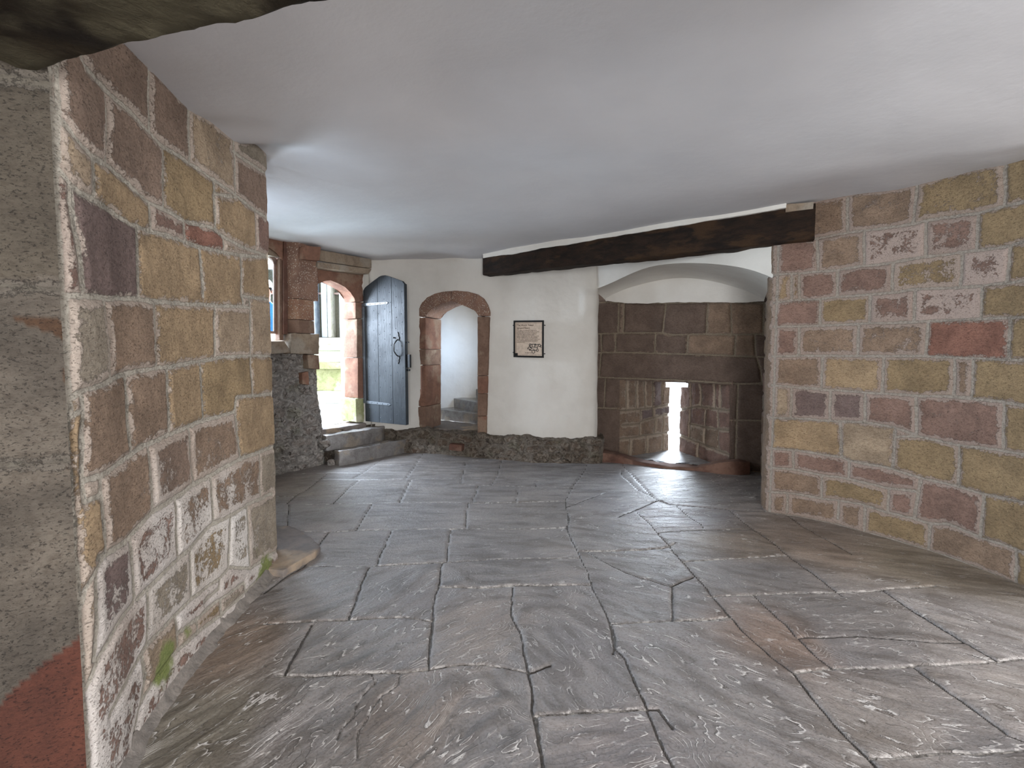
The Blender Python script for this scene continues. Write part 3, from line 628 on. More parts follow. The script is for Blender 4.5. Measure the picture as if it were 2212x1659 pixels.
# red-brown curb before the embrasure
bm = bmesh.new()
tp = C3((40, 1405), (150, 1400), (250, 1418), (300, 1425), (340, 1445), (480, 1478), (640, 1500), (800, 1512), (860, 1500), (960, 1475), (1080, 1465), (1165, 1480))
bt = C3((40, 1470), (150, 1470), (250, 1474), (300, 1478), (340, 1482), (480, 1500), (640, 1516), (800, 1528), (860, 1535), (960, 1548), (1080, 1555), (1165, 1552))
front = [on_floor(*p) for p in bt]
fp = [Vector((p.x, p.y, 0)) for p in front]
rows = []
for p, (tu, tv) in zip(fp, tp):
    r = ray(tu, tv); z = max(.012, CZ + r.z * p.y / r.y); b = Vector((p.x, p.y, 0)) + Vector((nout.x, nout.y, 0)) * .22
    rows.append([bm.verts.new(q) for q in ((p.x, p.y, -.03), (p.x, p.y, z * .7), (p.x + nout.x * .02, p.y + nout.y * .02, z), (b.x, b.y, z * .95), (b.x, b.y, -.03))])
for a, b in zip(rows[:-1], rows[1:]):
    for i in range(4): bm.faces.new([a[i], b[i], b[i + 1], a[i + 1]])
bm.faces.new(rows[0]); bm.faces.new(rows[-1][::-1])
roughen(bm, .012, 9, maxlen=.06)
o = bmobj('niche_curb', bm, M['curb'], smooth=True); tag(settle(o), 'worn red-brown stone curb lying in front of the arrow slit', 'curb')
# reveals
f, _ = polyline([(2.485, 4.50), (2.66, 4.86), (3.22, 6.02)], 180); P, S, Z = ruled(f, -.05, 2.75, 280)
ex = [[(0, z), (2, z + .01)] for z in (.24, .52, .8, 1.02, 1.3, 1.5, 1.72, 1.95, 2.2, 2.45)] + [[(s_, z0), (s_, z1)] for s_, z0, z1 in ((.3, 0, .24), (.5, .24, .52), (.35, .52, .8), (.8, .24, .52), (.6, .8, 1.02), (.3, 1.02, 1.3), (.9, 1.02, 1.3), (.5, 1.3, 1.5), (.3, 1.5, 1.72), (.8, 1.5, 1.72), (.5, 1.72, 1.95), (1.2, .52, .8), (1.2, 1.3, 1.5), (.4, 1.95, 2.2), (.9, 2.2, 2.45))]
tag(masonry('wall_niche_side', P, S, Z, [], [], M['right'], (1.2, 5, 1.5), seed=15, palette='RBGT', extra=ex, wash0=(0, .15)), kind='structure')

# vaulted recess above the niche
fp0, fd = Vector((1.2, 6.70)), (Vector((2.47, 4.46)) - Vector((1.2, 6.70))).normalized()
fc = [on_line(*p, fp0, fd) for p in C3((110, 335), (250, 280), (400, 207), (520, 165), (700, 146), (900, 150), (1100, 172), (1250, 212), (1330, 255))]
bc = [on_niche(*p) for p in C3((215, 402), (330, 335), (450, 297), (560, 270), (700, 250), (850, 260), (1000, 292), (1130, 330), (1262, 395))]
A, _ = smoothline([tuple(p) for p in fc], 120, 6); B, _ = smoothline([tuple(p) for p in bc], 120, 6)
t = np.linspace(0, 1, 60)[None, :, None]; P = A[:, None] * (1 - t) + B[:, None] * t; P[..., 2] += np.sin(t[..., 0] * math.pi) * .03
# soffit, front tympanum above it, back tympanum below it
Tt = A.copy(); Tt[:, 2] = 3.05; P2 = A[:, None] * (1 - t) + Tt[:, None] * t
Bt = B + np.array([0, 0, .035]) - np.array([nout.x, nout.y, 0]) * .05; Bl = Bt.copy(); zb = [on_niche(*p).z for p in C3((215, 402), (330, 415), (600, 413), (700, 408), (850, 408), (1000, 408), (1130, 412), (1262, 402))]
Bl[:, 2] = np.interp(np.linspace(0, 1, 120), np.linspace(0, 1, len(zb)), zb) + fnoise(Bt, 12, 3, 2) * .012
P3 = Bt[:, None] * (1 - t) + Bl[:, None] * t
tag(grid_obj('wall_vault_front', P2 + 0, M['plaster']), kind='structure'); tag(grid_obj('wall_vault', P, M['plaster']), kind='structure'); tag(grid_obj('wall_vault_back', P3, M['plaster']), kind='structure')

# ------------------------------------------------------------------ white far wall with the stair doorway
wfoot = [(-2.16, 7.20), (-2.20, 7.36), (-1.63, 7.42), (-1.25, 7.38), (-.45, 7.08), (.35, 6.80), (1.0, 6.69), (1.17, 6.69), (1.235, 6.76), (1.26, 7.1)]
wf, _ = smoothline(wfoot, 420, 5); P, S, Z = ruled(wf, -.05, 3.06, 360); u_, v_ = project(P)
hole = (u_ > 909) & (u_ < 1046) & (v_ > 668 - 34 * np.sqrt(np.clip(1 - ((u_ - 980) / 72) ** 2, 0, 1)))
k = ~(hole[:-1, :-1] | hole[1:, 1:] | hole[:-1, 1:] | hole[1:, :-1])
N = normals(P, (-.5, 4, 1.5)); Q = P + N * (fnoise(P, 1.8, 4, 21) * .022 + fnoise(P, 8, 3, 22) * .003)[..., None]
pad = np.exp(-(((u_ - 1272) / 17) ** 4 + ((v_ - 655) / 26) ** 4)); Q += N * (pad * .045)[..., None]
tag(grid_obj('wall_back', Q, M['plaster'], None, k), kind='structure')
# rubble footing
ft = [(-2.3, 7.33), (-1.66, 7.24), (-1.30, 7.22), (-1.07, 7.10), (-.45, 6.86), (.0, 6.68), (.35, 6.57), (.8, 6.53), (1.1, 6.50), (1.24, 6.52), (1.29, 6.66), (1.30, 7.0)]
f, _ = smoothline(ft, 420, 4); f2 = f + np.array([.03, .07])
P, S, Z = ruled(f, -.05, .34, 70, f2); zt = .33 + fnoise(P[:, -1], 5, 4, 3) * .05; zt += np.interp(P[:, -1, 0], [-2.2, -1.7, -1.45, -1.1, -.45, 0], [0, .0, .03, .0, 0, 0])
P[..., 2] = -.05 + (P[..., 2] + .05) / .39 * (zt[:, None] + .05)
back = P[:, -1:].copy(); w = np.linspace(0, 1, 30)[None, 1:, None]; bk = back + np.array([.04, .30, .01]) * w
P = np.concatenate([P, bk], 1); N = normals(P, (-.3, 3, 3))
Q = P + N * (fnoise(P, 7, 5, 31) * .045)[..., None]
tag(grid_obj('wall_footing', Q, M['plinth']), kind='structure')
bm = bmesh.new(); b0 = on_line(972, 965, (-1.07, 7.08), (.9, -.35)); bd = Vector((.93, -.36, 0)).normalized()
prism(bm, [b0 + bd * a + Vector((0, 0, z)) for a, z in ((0, -.045), (.21, -.05), (.215, .045), (.01, .05))], (.03, .12, 0), .006); roughen(bm, .004, 20, maxlen=.04)
for v in bm.verts: v.co += Vector((-.012, -.035, 0))
tag(settle(bmobj('red_brick', bm, M['curb'])), 'red brick set low in the rubble footing below the stair doorway', 'brick')

# stair doorway surround
D2 = crop(860, 540, 3.457); dp = Vector((-1.23, 7.36)); dd_ = (Vector((-.43, 7.065)) - dp).normalized(); dn = Vector((-dd_.y, dd_.x, 0))
dp -= Vector((dn.x, dn.y)) * .035
def d2(*pts): return [on_line(*q, dp, dd_) for q in D2(*pts)]
sur = empty('stair_doorway_surround', on_line(980, 940, dp, dd_), 'red sandstone arched surround with pale pecked crown framing the stair doorway', 'doorway')
outL = lambda y: 146 - (y - 500) * .004; inL = lambda y: 205; outR = lambda y: 678 - max(0, y - 500) * .026; inR = lambda y: 592 - (y - 500) * .005
def stoneblock(name, pts, mat, parent, depth=.30, bev=.012, amp=.004, seed=0, dvec=None):
    if parent is sur: depth = .50
    bm = bmesh.new(); prism(bm, pts, (dvec or dn) * depth, bev); roughen(bm, amp, 12, seed=seed, maxlen=.07); o = bmobj(name, bm, mat, parent, True)
    return o
ys = [502, 740, 860, 1168, 1345]
for i in range(4): stoneblock('jamb_stone', d2((outL(ys[i]), ys[i] + 1.5), (inL(500), ys[i] + 1.5), (inL(500), ys[i + 1]), (outL(ys[i]), ys[i + 1])), M['red2'] if i % 2 else M['red'], sur, seed=i)
ys = [497, 938, 1072, 1240, 1400]
for i in range(4): stoneblock('jamb_stone', d2((inR(500), ys[i] + 1.5), (outR(ys[i]), ys[i] + 1.5), (outR(ys[i + 1]), ys[i + 1]), (inR(500), ys[i + 1])), M['red2'] if i % 2 == 0 else M['red'], sur, seed=i + 7)
stoneblock('arch_stone', d2((143, 498), (150, 440), (175, 395), (215, 355), (270, 325), (340, 310), (395, 305), (395, 381), (320, 404), (250, 440), (222, 460), (208, 482), (205, 498)), M['peck'], sur, seed=20)
stoneblock('arch_stone', d2((397, 305), (443, 304), (520, 310), (590, 330), (635, 362), (665, 410), (680, 455), (679, 493), (594, 493), (592, 472), (582, 455), (560, 441), (500, 419), (443, 398), (397, 382)), M['peck'], sur, seed=21)
# stairwell behind: curved limewashed wall, newel steps
cx, cy, R = -.62, 8.18, .93
ang = np.linspace(math.radians(215), math.radians(20), 90)
f = np.stack([cx + R * np.cos(ang), cy + R * np.sin(ang)], -1); P, S, Z = ruled(f, .2, 3.6, 60)
P = P + normals(P, (cx, cy, 1.5)) * (fnoise(P, 2.2, 4, 41) * .03)[..., None]
tag(grid_obj('wall_stair', P, M['plaster']), kind='structure')
plainwall('wall_stair_link', [(-1.385, 7.66), (-1.37, 7.40)], .2, 3.6, M['plaster'], (cx, cy, 1.5), 12, 30)
plainwall('wall_stair_window_sill', [(.27, 7.93), (.26, 8.52)], .2, 1.45, M['plaster'], (cx, cy, 1.5), 12, 30)
plainwall('wall_stair_window_head', [(.27, 7.93), (.26, 8.52)], 2.25, 3.6, M['plaster'], (cx, cy, 1.5), 12, 30)
plainwall('wall_stair_side', [(-.43, 7.30), (.25, 7.75), (.28, 7.95)], .2, 3.6, M['plaster'], (cx, cy, 1.5), 30, 40)
bm = bmesh.new(); bmesh.ops.create_circle(bm, cap_ends=True, segments=32, radius=1.4, matrix=Matrix.Translation((cx + .2, cy, 3.58))); bmobj('wall_stair_top', bm, M['plaster']); tag(bpy.data.objects['wall_stair_top'], kind='structure')
stz = .36
for i in range(7):
    a0 = math.radians(176 - i * 27); a1 = math.radians(176 - (i + 1) * 27); nx, ny = cx + .38, cy - .52
    bm = bmesh.new(); z0 = .1 if i == 0 else stz + (i - 1) * .17 - .02; z1 = stz + i * .17
    pts = [Vector((nx, ny, z1))] + [Vector((cx + (R + .03) * math.cos(a0 + (a1 - a0) * q / 5), cy + (R + .03) * math.sin(a0 + (a1 - a0) * q / 5), z1)) for q in range(6)]
    if i == 0: pts = [Vector((-1.16, 7.40, z1)), Vector((-1.5, 8.0, z1)), Vector((-1.4, 8.5, z1)), Vector((nx, ny, z1)), Vector((-.42, 7.3, z1))]
    prism(bm, pts, (0, 0, z0 - z1), .012); roughen(bm, .008, 9, maxlen=.12, seed=i)
    nm = ['lowest worn brown stone winder just inside the stair doorway', 'second dark winding stone step inside the stair doorway', 'third dark winding stone step at the edge of the stair doorway jamb', 'fourth winding stone step, turning out of sight behind the jamb', 'fifth winding stone step', 'sixth winding stone step', 'seventh winding stone step'][i]
    if i < 4: tag(settle(bmobj('stair_step', bm, M['slabtop'] if i == 0 else M['grey'], None, False)), nm, 'step', 'winding steps behind the stair doorway')
    else: bm.free()

# ------------------------------------------------------------------ courtyard corner: line of the inner face
P0 = Vector((-2.58, 6.49)); pd = Vector((.507, .862)).normalized(); pn = Vector((-.862, .507, 0)).normalized()
def pt(t, off=0, z=0): return Vector((P0.x + pd.x * t + pn.x * off, P0.y + pd.y * t + pn.y * off, z))
def onp(u, v, off=0): return on_line(u, v, (P0.x + pn.x * off, P0.y + pn.y * off), pd)
# rubble base under the cloister window
fb, _ = smoothline([tuple(pt(-2.6, .10)[:2]), tuple(pt(-.8, .02)[:2]), tuple(pt(-.3, .0)[:2]), tuple(pt(0.0, .0)[:2]), tuple(pt(.07, .10)[:2]), tuple(pt(.02, .5)[:2])], 360, 4)
ftp, _ = smoothline([tuple(pt(-2.6, .14)[:2]), tuple(pt(-.8, .10)[:2]), tuple(pt(-.3, .09)[:2]), tuple(pt(-.10, .09)[:2]), tuple(pt(-.04, .16)[:2]), tuple(pt(-.05, .5)[:2])], 360, 4)
P, S, Z = ruled(fb, -.05, 1.54, 240, ftp); N = normals(P, (-.5, 4.5, 1))
Q = P + N * (fnoise(P * np.array([1, 1, 1.6]), 5, 5, 51) * .06 + np.abs(fnoise(P, 11, 4, 52)) * -.03)[..., None]
tag(grid_obj('wall_cloister', Q, M['rubble']), kind='structure')
# block course and ledge over the rubble
bm = bmesh.new(); prism(bm, [onp(560, 766, -.02), onp(627, 762, -.02), onp(624, 752, -.02), onp(614, 737, -.02), onp(560, 737, -.02)], pn * .5, .01); roughen(bm, .004, 10, maxlen=.08)
tag(settle(bmobj('window_ledge', bm, M['tan'], None, True)), 'sloping tan sill stone below the small arched window', 'sill')
bm = bmesh.new(); prism(bm, [onp(628, 764, -.03), onp(690, 766, -.03), onp(690, 722, -.03), onp(628, 719, -.03)], pn * .45, .015); roughen(bm, .012, 9, maxlen=.06)
tag(settle(bmobj('pier_block', bm, M['tan'], None, True)), 'tan corner block under the pecked sandstone pier', 'block')
bm = bmesh.new(); prism(bm, [onp(667, 796, -.02), onp(691, 798, -.02), onp(690, 767, -.02), onp(664, 766, -.02)], pn * .4, .012); roughen(bm, .008, 9, maxlen=.06)
tag(settle(bmobj('quoin_stone', bm, M['red2'], None, True)), 'pinkish quoin stone at the doorway edge under the tan corner block', 'stone')
bm = bmesh.new(); prism(bm, [onp(655, 830), onp(669, 832), onp(668, 802), onp(654, 806)], pn * .2, .006); roughen(bm, .006, 14, maxlen=.05)
for v in bm.verts: v.co += pn * .012
tag(settle(bmobj('red_stone', bm, M['red'], None, True)), 'small red stone showing in the grey rubble left of the open doorway', 'stone')
# pier with two visible faces
pier = empty('stone_pier', pt(-.28, .1, 1.5), 'pecked red sandstone pier between the small window and open doorway', 'pier')
def pierblk(v0, v1, mat, right=689, name='pier_stone', parent=pier, sd=0):
    a, b, c = onp(620, 700, .07), onp(647, 700, -.06), onp(right, 700, -.02); z0, z1 = onp(647, v1, -.06).z, onp(647, v0, -.06).z
    bm = bmesh.new(); prism(bm, [Vector((p.x, p.y, z0)) for p in (a, b, c, c + pn * .38, a + pn * .10)], (0, 0, z1 - z0), .008); roughen(bm, .004, 14, maxlen=.06, seed=sd)
    return bmobj(name, bm, mat, parent, True)
pierblk(523, 645, M['peck'], sd=1); pierblk(645.5, 690, M['peckl'], 679, sd=2); pierblk(690.5, 719, M['red2'], 679, sd=3)
cb = empty('stone_corbel', onp(670, 565, -.12), 'smooth red sandstone corbel jutting from the pier head beside the lintel', 'corbel')
bm = bmesh.new(); prism(bm, [onp(658, 531, -.17), onp(694, 533, -.17), onp(690, 564, -.10), onp(649, 560, -.10)], pn * .2, .008); roughen(bm, .003, 10, maxlen=.06); bmobj('corbel_block', bm, M['red'], cb, True)
# lintel with moulding over the door
lt = empty('door_lintel', onp(745, 575), 'long moulded tan stone lintel above the open courtyard doorway', 'lintel')
bm = bmesh.new(); prism(bm, [onp(686, 538, -.03), onp(803, 560, -.03), onp(803, 580, -.03), onp(686, 563, -.03)], pn * .42, .012); roughen(bm, .006, 9, maxlen=.07); bmobj('lintel_block', bm, M['tan'], lt, True)
bm = bmesh.new(); prism(bm, [onp(686, 565, -.06), onp(803, 581, -.06), onp(797, 592, -.06), onp(686, 577, -.06)], pn * .2, .012); roughen(bm, .005, 9, maxlen=.07); bmobj('moulding', bm, M['tan'], lt, True)
# arched door frame
fr = empty('doorway_frame', onp(780, 900, .16), 'dark red arched stone frame of the courtyard doorway', 'doorway')
def fo(*q, off=.13): return [onp(a, b, off) for a, b in q]
dpt = pn * .22
stoneblock('arch_stone', fo((645, 570), (786, 585), (786, 652), (767, 652), (765, 640), (758, 630), (745, 620), (728, 611), (714, 603), (700, 607), (686, 611), (645, 640)), M['red'], fr, .24, .015, .008, 3, pn)
for a, b, x in ((653, 688, 768), (689, 772, 771), (773, 860, 773)): stoneblock('jamb_stone', fo((x, a), (786, a), (787, b), (x, b)), M['red2'] if a == 689 else M['red'], fr, .30, .012, .006, a, pn)
stoneblock('jamb_stone', fo((768, 861), (787, 861), (787, 912), (770, 912)), M['courtwall'], fr, .34, .015, .01, 9, pn)
stoneblock('jamb_stone', [Vector((p.x, p.y, z)) for p, z in ((pt(-.30, .2), .4), (pt(-.06, .2), .4), (pt(-.06, .2), 2.6), (pt(-.30, .2), 2.6))], M['red2'], fr, .25, .01, .006, 30, pn)
# wall mass to the right of the frame and above it (back of lintel)
plainwall('wall_door_fill', [tuple(pt(-.1, .10)[:2]), tuple(pt(.84, .10)[:2]), (-2.1, 7.42), (-1.9, 7.45)], -.05, .44, M['plinth'], (-1, 4, 1), 60, 20, .02)
plainwall('wall_door_head', [tuple(pt(.80, .14)[:2]), tuple(pt(1.12, .05)[:2])], .3, 3.1, M['plaster'], (-1, 4, 1), 12, 30, .003)
plainwall('wall_door_side', [tuple(pt(.84, .12)[:2]), tuple(pt(.86, .7)[:2])], .2, 3.1, M['plaster'], (-3, 6, 1), 20, 40, .004)

# steps
def step(name, pts, z0, z1, mat, label, sd, ml=.07):
    bm = bmesh.new(); prism(bm, [Vector((x, y, z1)) for x, y in pts], (0, 0, z0 - z1), .02); roughen(bm, .014, 6, maxlen=ml, seed=sd)
    return tag(settle(bmobj(name, bm, mat, None, True)), label, 'step')
step('stone_step', [(-2.46, 6.47), (-2.36, 6.37), (-2.20, 6.52), (-1.98, 6.84), (-1.70, 7.22), (-1.62, 7.34), (-2.25, 7.30)], -.03, .205, M['grey'], 'lower worn grey stone step on the flagstones below the open plank door', 3)
step('stone_step', [(-2.66, 6.52), (-2.56, 6.44), (-2.35, 6.66), (-2.15, 6.93), (-2.00, 7.20), (-2.0, 7.36), (-2.3, 7.30), (-2.75, 6.75)], .19, .41, M['grey'], 'upper worn grey stone step under the hinge side of the plank door', 5)
step('threshold_stone', [tuple(pt(-.02, .10)[:2]), tuple(pt(.80, .08)[:2]), tuple(pt(.80, .42)[:2]), tuple(pt(-.05, .42)[:2])], .3, .475, M['slabtop'], 'brown threshold stone at the sill of the bright courtyard doorway', 8)
bm = bmesh.new()
for i, (x, y, z, r) in enumerate(((-2.52, 6.47, .10, .10), (-2.60, 6.42, .30, .09), (-2.53, 6.52, .36, .07), (-2.47, 6.44, .03, .07))): pass
bm.free()
for i, (x, y, z, r, lb) in enumerate(((-2.56, 6.42, .30, .085, 'round grey rubble stone wedged at the left end of the upper step'), (-2.49, 6.43, .04, .07, 'small dark rubble stone in the gap left of the lower step'))):
    bm = bmesh.new(); bmesh.ops.create_icosphere(bm, subdivisions=3, radius=r, matrix=Matrix.Translation((x, y, z)) @ Matrix.Diagonal((1, .8, .8, 1))); roughen(bm, .03, 8, seed=i)
    tag(settle(bmobj('rubble_stone', bm, M['rubble'], None, True)), lb, 'stone')

# ------------------------------------------------------------------ plank door, standing open
hx, hy = -2.245, 7.27; ex_, ey_ = -1.52, 6.84; ddr = Vector((ex_ - hx, ey_ - hy, 0)); DW = ddr.length; ddr.normalize(); dnr = Vector((-ddr.y, ddr.x, 0))
if dnr.y > 0: dnr = -dnr      # towards the room
door = empty('door_1', (hx, hy, .5), 'dark blue-grey studded plank door standing open against the white wall', 'door', kind='structure')
def dr(s, z, off=0): return Vector((hx, hy, 0)) + ddr * s + dnr * off + Vector((0, 0, z))
z0d, zsp, zpk = .50, 2.535, 2.68
gaps = [0, DW * .36, DW * .70, DW]
topz = lambda s: np.interp(s / DW, [0, .03, .12, .40, .47, .56, .66, .96, 1], [2.49, 2.53, 2.565, 2.672, 2.685, 2.685, 2.66, 2.57, 2.53])
for i in range(3):
    bm = bmesh.new(); a, b = gaps[i] + .002, gaps[i + 1] - .002; sx = np.linspace(a, b, 8)
    prism(bm, [dr(a, z0d + .0), dr(b, z0d)] + [dr(s, topz(s)) for s in sx[::-1]], dnr * .035, .004); bmobj('plank', bm, M['paint'], door)
bm = bmesh.new(); prism(bm, [dr(.01, z0d), dr(DW - .01, z0d)] + [dr(s, topz(s) - .01) for s in np.linspace(.01, DW - .01, 10)[::-1]], -dnr * .03, .003); bmobj('backing_boards', bm, M['paint'], door)
def strap(z, L, tilt=0.0):
    bm = bmesh.new(); prism(bm, [dr(-.03, z - .022, .036), dr(L, z - .016 + tilt, .036), dr(L + .03, z + tilt, .036), dr(L, z + .016 + tilt, .036), dr(-.03, z + .022, .036)], dnr * .008, .002)
    o = bmobj('strap_hinge', bm, M['strap'], door); o['label'] = 'grey iron strap hinge'
    for k in range(5):
        b2 = bmesh.new(); bmesh.ops.create_uvsphere(b2, u_segments=8, v_segments=6, radius=.008, matrix=Matrix.Translation(dr(.05 + k * (L - .08) / 4, z + tilt * k / 4, .044))); bmobj('rivet', b2, M['strap'], o, True)
strap(2.28, .50); strap(.80, .52, -.015)
bm = bmesh.new(); prism(bm, [dr(-.012, .80, .036), dr(.035, .80, .036), dr(.035, 2.25, .036), dr(-.012, 2.25, .036)], dnr * .02, .004); bmobj('edge_batten', bm, M['strap'], door)
bm = bmesh.new(); prism(bm, [dr(.037, .83, .036), dr(.066, .83, .036), dr(.066, 2.24, .036), dr(.037, 2.24, .036)], dnr * .004, .001); bmobj('shadow_strip', bm, M['black'], door)  # black strip added for the shadow in the slot beside the batten
# handle, ring and latch
hd = empty('x', (0, 0, 0), None, None); bpy.data.objects.remove(hd)
hs, hz = DW * .84, 1.60
bm = bmesh.new(); tube(bm, [dr(hs, hz + .14, .04), dr(hs, hz + .12, .075), dr(hs - .02, hz + .07, .10), dr(hs - .02, hz - .03, .10), dr(hs, hz - .08, .075), dr(hs, hz - .10, .04)], .009); ho = bmobj('door_handle', bm, M['iron'], door, True); ho['label'] = 'black iron pull handle'
for sgn in (1, -1):
    bm = bmesh.new(); zc = hz + .02 + sgn * .15
    prism(bm, [dr(hs - .025, zc - sgn * .03, .036), dr(hs - .030, zc + sgn * .005, .036), dr(hs - .012, zc + sgn * .02, .036), dr(hs - .018, zc + sgn * .045, .036), dr(hs, zc + sgn * .085, .036), dr(hs + .018, zc + sgn * .045, .036), dr(hs + .012, zc + sgn * .02, .036), dr(hs + .030, zc + sgn * .005, .036), dr(hs + .025, zc - sgn * .03, .036)], dnr * .008, .002); bmobj('handle_plate', bm, M['iron'], ho)
bm = bmesh.new(); tube(bm, [dr(hs - .08, hz + .17, .04), dr(hs - .08, hz + .17, .06)], .012); bmobj('bolt_head', bm, M['iron'], door, True)
bm = bmesh.new(); c = dr(DW + .035, 1.43, .0); box(bm, c, (.07, .03, .19), math.atan2(ddr.y, ddr.x), .004); lk = bmobj('lock_case', bm, M['iron'], door)
bm = bmesh.new(); box(bm, dr(DW + .02, 1.30, .0), (.07, .02, .03), math.atan2(ddr.y, ddr.x), .004); bmobj('latch', bm, M['iron'], door)
bm = bmesh.new(); tube(bm, [dr(DW, 1.70, .01), dr(DW + .05, 1.70, .01)], .009); bmobj('bolt_pin', bm, M['iron'], door, True)
bm = bmesh.new(); bmesh.ops.create_uvsphere(bm, u_segments=8, v_segments=5, radius=.0062); stud_me = bpy.data.meshes.new('stud'); bm.to_mesh(stud_me); bm.free(); stud_me.materials.append(M['strap'])
rs = random.Random(4)
for c_ in range(7):
    for r_ in range(13):
        s = .10 + c_ * (DW - .16) / 6 + rs.uniform(-.012, .012); z = .58 + r_ * .155 + (c_ % 2) * .07 + rs.uniform(-.02, .02)
        if z > topz(s) - .06 or (s < .55 and abs(z - 2.28) < .04) or (s < .55 and abs(z - .79) < .04): continue
        o = bpy.data.objects.new('stud', stud_me); COL.objects.link(o); o.parent = door; o.location = dr(s, z, .035) - Vector((hx, hy, .5))

# ------------------------------------------------------------------ small arched window of the cloister
win = empty('window_1', onp(590, 718, .12), None, None, kind='structure')
def wp(u, v, off=.12): return onp(u, v, off)
def bar(name, q, off, depth, mat, parent, bev=.006):
    bm = bmesh.new(); prism(bm, [onp(a, b, off) for a, b in q], pn * depth, bev); return bmobj(name, bm, mat, parent)
bar('window_jamb', [(613, 520), (622, 520), (622, 722), (613, 722)], .05, .13, M['curb'], win)
bar('window_jamb', [(604, 560), (613, 556), (613, 735), (604, 735)], .09, .09, M['red2'], win)
bar('window_jamb', [(598, 574), (604, 565), (604, 722), (598, 722)], .14, .04, M['red'], win)
bar('window_head', [(500, 520), (614, 520), (613, 562), (608, 552), (598, 541), (585, 531), (570, 524), (540, 518), (500, 522)][::1] if 0 else [(545, 505), (614, 520), (613, 566), (606, 554), (597, 545), (585, 537), (570, 530), (545, 522)], .07, .11, M['red'], win)
bar('window_frame', [(592, 556), (600, 570), (601, 720), (592, 718)], .16, .025, M['framewood'], win, .004)
bar('window_frame', [(545, 520), (570, 535), (585, 545), (597, 560), (600, 572), (593, 574), (588, 560), (578, 551), (565, 545), (545, 538)], .16, .025, M['framewood'], win, .004)
bar('window_frame', [(540, 712), (600, 716), (600, 721), (540, 719)], .16, .025, M['framewood'], win, .004)
bm = bmesh.new(); prism(bm, [pt(-1.16, .12, 1.5), pt(-1.08, .12, 1.5), pt(-1.08, .12, 2.8), pt(-1.16, .12, 2.8)], pn * .12, .015); bmobj('window_mullion', bm, M['red2'], win)
bar('window_pane', [(470, 500), (596, 550), (596, 718), (470, 716)], .18, .004, M['glass'], win, 0)
bm = bmesh.new(); prism(bm, [pt(-2.7, .1, 2.75), pt(-.5, .1, 2.75), pt(-.5, .1, 3.05), pt(-2.7, .1, 3.05)], pn * .4); bmobj('wall_cloister_head', bm, M['tan']); tag(bpy.data.objects['wall_cloister_head'], kind='structure')
bm = bmesh.new(); prism(bm, [pt(-3.1, .1, -.05), pt(-1.75, .1, -.05), pt(-1.75, .1, 3.05), pt(-3.1, .1, 3.05)], pn * .4); bmobj('wall_cloister_jamb', bm, M['tan']); tag(bpy.data.objects['wall_cloister_jamb'], kind='structure')
plainwall('wall_cloister_end', [tuple(pt(-3.0, .1)[:2]), (-4.6, 3.9)], -.05, 3.05, M['tan'], (-2, 5, 1), 20, 20)
bm = bmesh.new(); prism(bm, [pt(-2.6, .14, -.05), pt(-.02, .14, -.05), pt(-.02, .14, 1.52), pt(-2.6, .14, 1.52)], pn * .36); bmobj('wall_cloister_core', bm, M['tan']); tag(bpy.data.objects['wall_cloister_core'], kind='structure')

# ------------------------------------------------------------------ courtyard seen through the doorway
gz = .47
bm = bmesh.new()
for v in ((-9, 5.2), (-9, 10.6), (-1.2, 10.6), (-1.2, 8.9), (-2.3, 8.0), (-2.9, 6.72), (-4.2, 4.4)): bm.verts.new((v[0], v[1], gz))
bm.faces.new(bm.verts[:]); r = bmesh.ops.extrude_face_region(bm, geom=bm.faces[:]); bmesh.ops.translate(bm, vec=(0, 0, -.2), verts=[e for e in r['geom'] if isinstance(e, bmesh.types.BMVert)])
tag(bmobj('floor_courtyard', bm, M['pave']), kind='structure')
YB = 10.3
bld = empty('court_building', (-4.6, YB, gz), 'stone court building with mullioned windows above a mossy plinth, seen through doorway', 'building')
def cb_(name, x0, x1, y0, y1, z0, z1, mat, parent=bld, amp=.01, bev=.02, ml=.25, lb=None):
    bm = bmesh.new(); box(bm, ((x0 + x1) / 2, (y0 + y1) / 2, (z0 + z1) / 2), (x1 - x0, y1 - y0, z1 - z0), 0, bev); roughen(bm, amp, 5, maxlen=ml, seed=x0)
    o = bmobj(name, bm, mat, parent)
    if lb: o['label'] = lb
    return o
def zc(v, y): return CZ + (H / 2 - v) / F * 1.0 * y - 0.0588 * y
cb_('plinth', -9, -1.2, YB - .05, YB + .8, gz, zc(845, YB), M['courtlight'])
cb_('wall', -9, -1.2, YB + .08, YB + .8, zc(845, YB), zc(797, YB), M['courtwall'], lb='green mossy wall stones')
cb_('ledge', -9, -1.2, YB - .06, YB + .8, zc(797, YB), zc(783, YB), M['courtwall'])
cb_('wall', -9, -1.2, YB + .06, YB + .8, zc(783, YB), zc(757, YB), M['courtlight'])
cb_('ledge', -9, -1.2, YB - .02, YB + .8, zc(757, YB), zc(745, YB), M['courtlight'])
cb_('sill', -9, -1.2, YB + .12, YB + .8, zc(745, YB), zc(729, YB), M['courtlight'])
zw0, zw1 = zc(729, YB + .2), 4.6
def xu(u, y=YB + .25): return (u - W / 2) / F * y
for i, (u0, u1, m_) in enumerate(((640, 652, 'bluegrey'), (676, 687, 'bluegrey'), (701, 713, 'bluegrey'), (714, 721, 'courtlight'), (739, 755, 'bluegrey'), (776, 800, 'courtlight'), (600, 612, 'bluegrey'), (560, 575, 'bluegrey'))):
    cb_('mullion', xu(u0), xu(u1), YB + .14, YB + .5, zw0, zw1, M[m_], amp=.004, ml=.5)
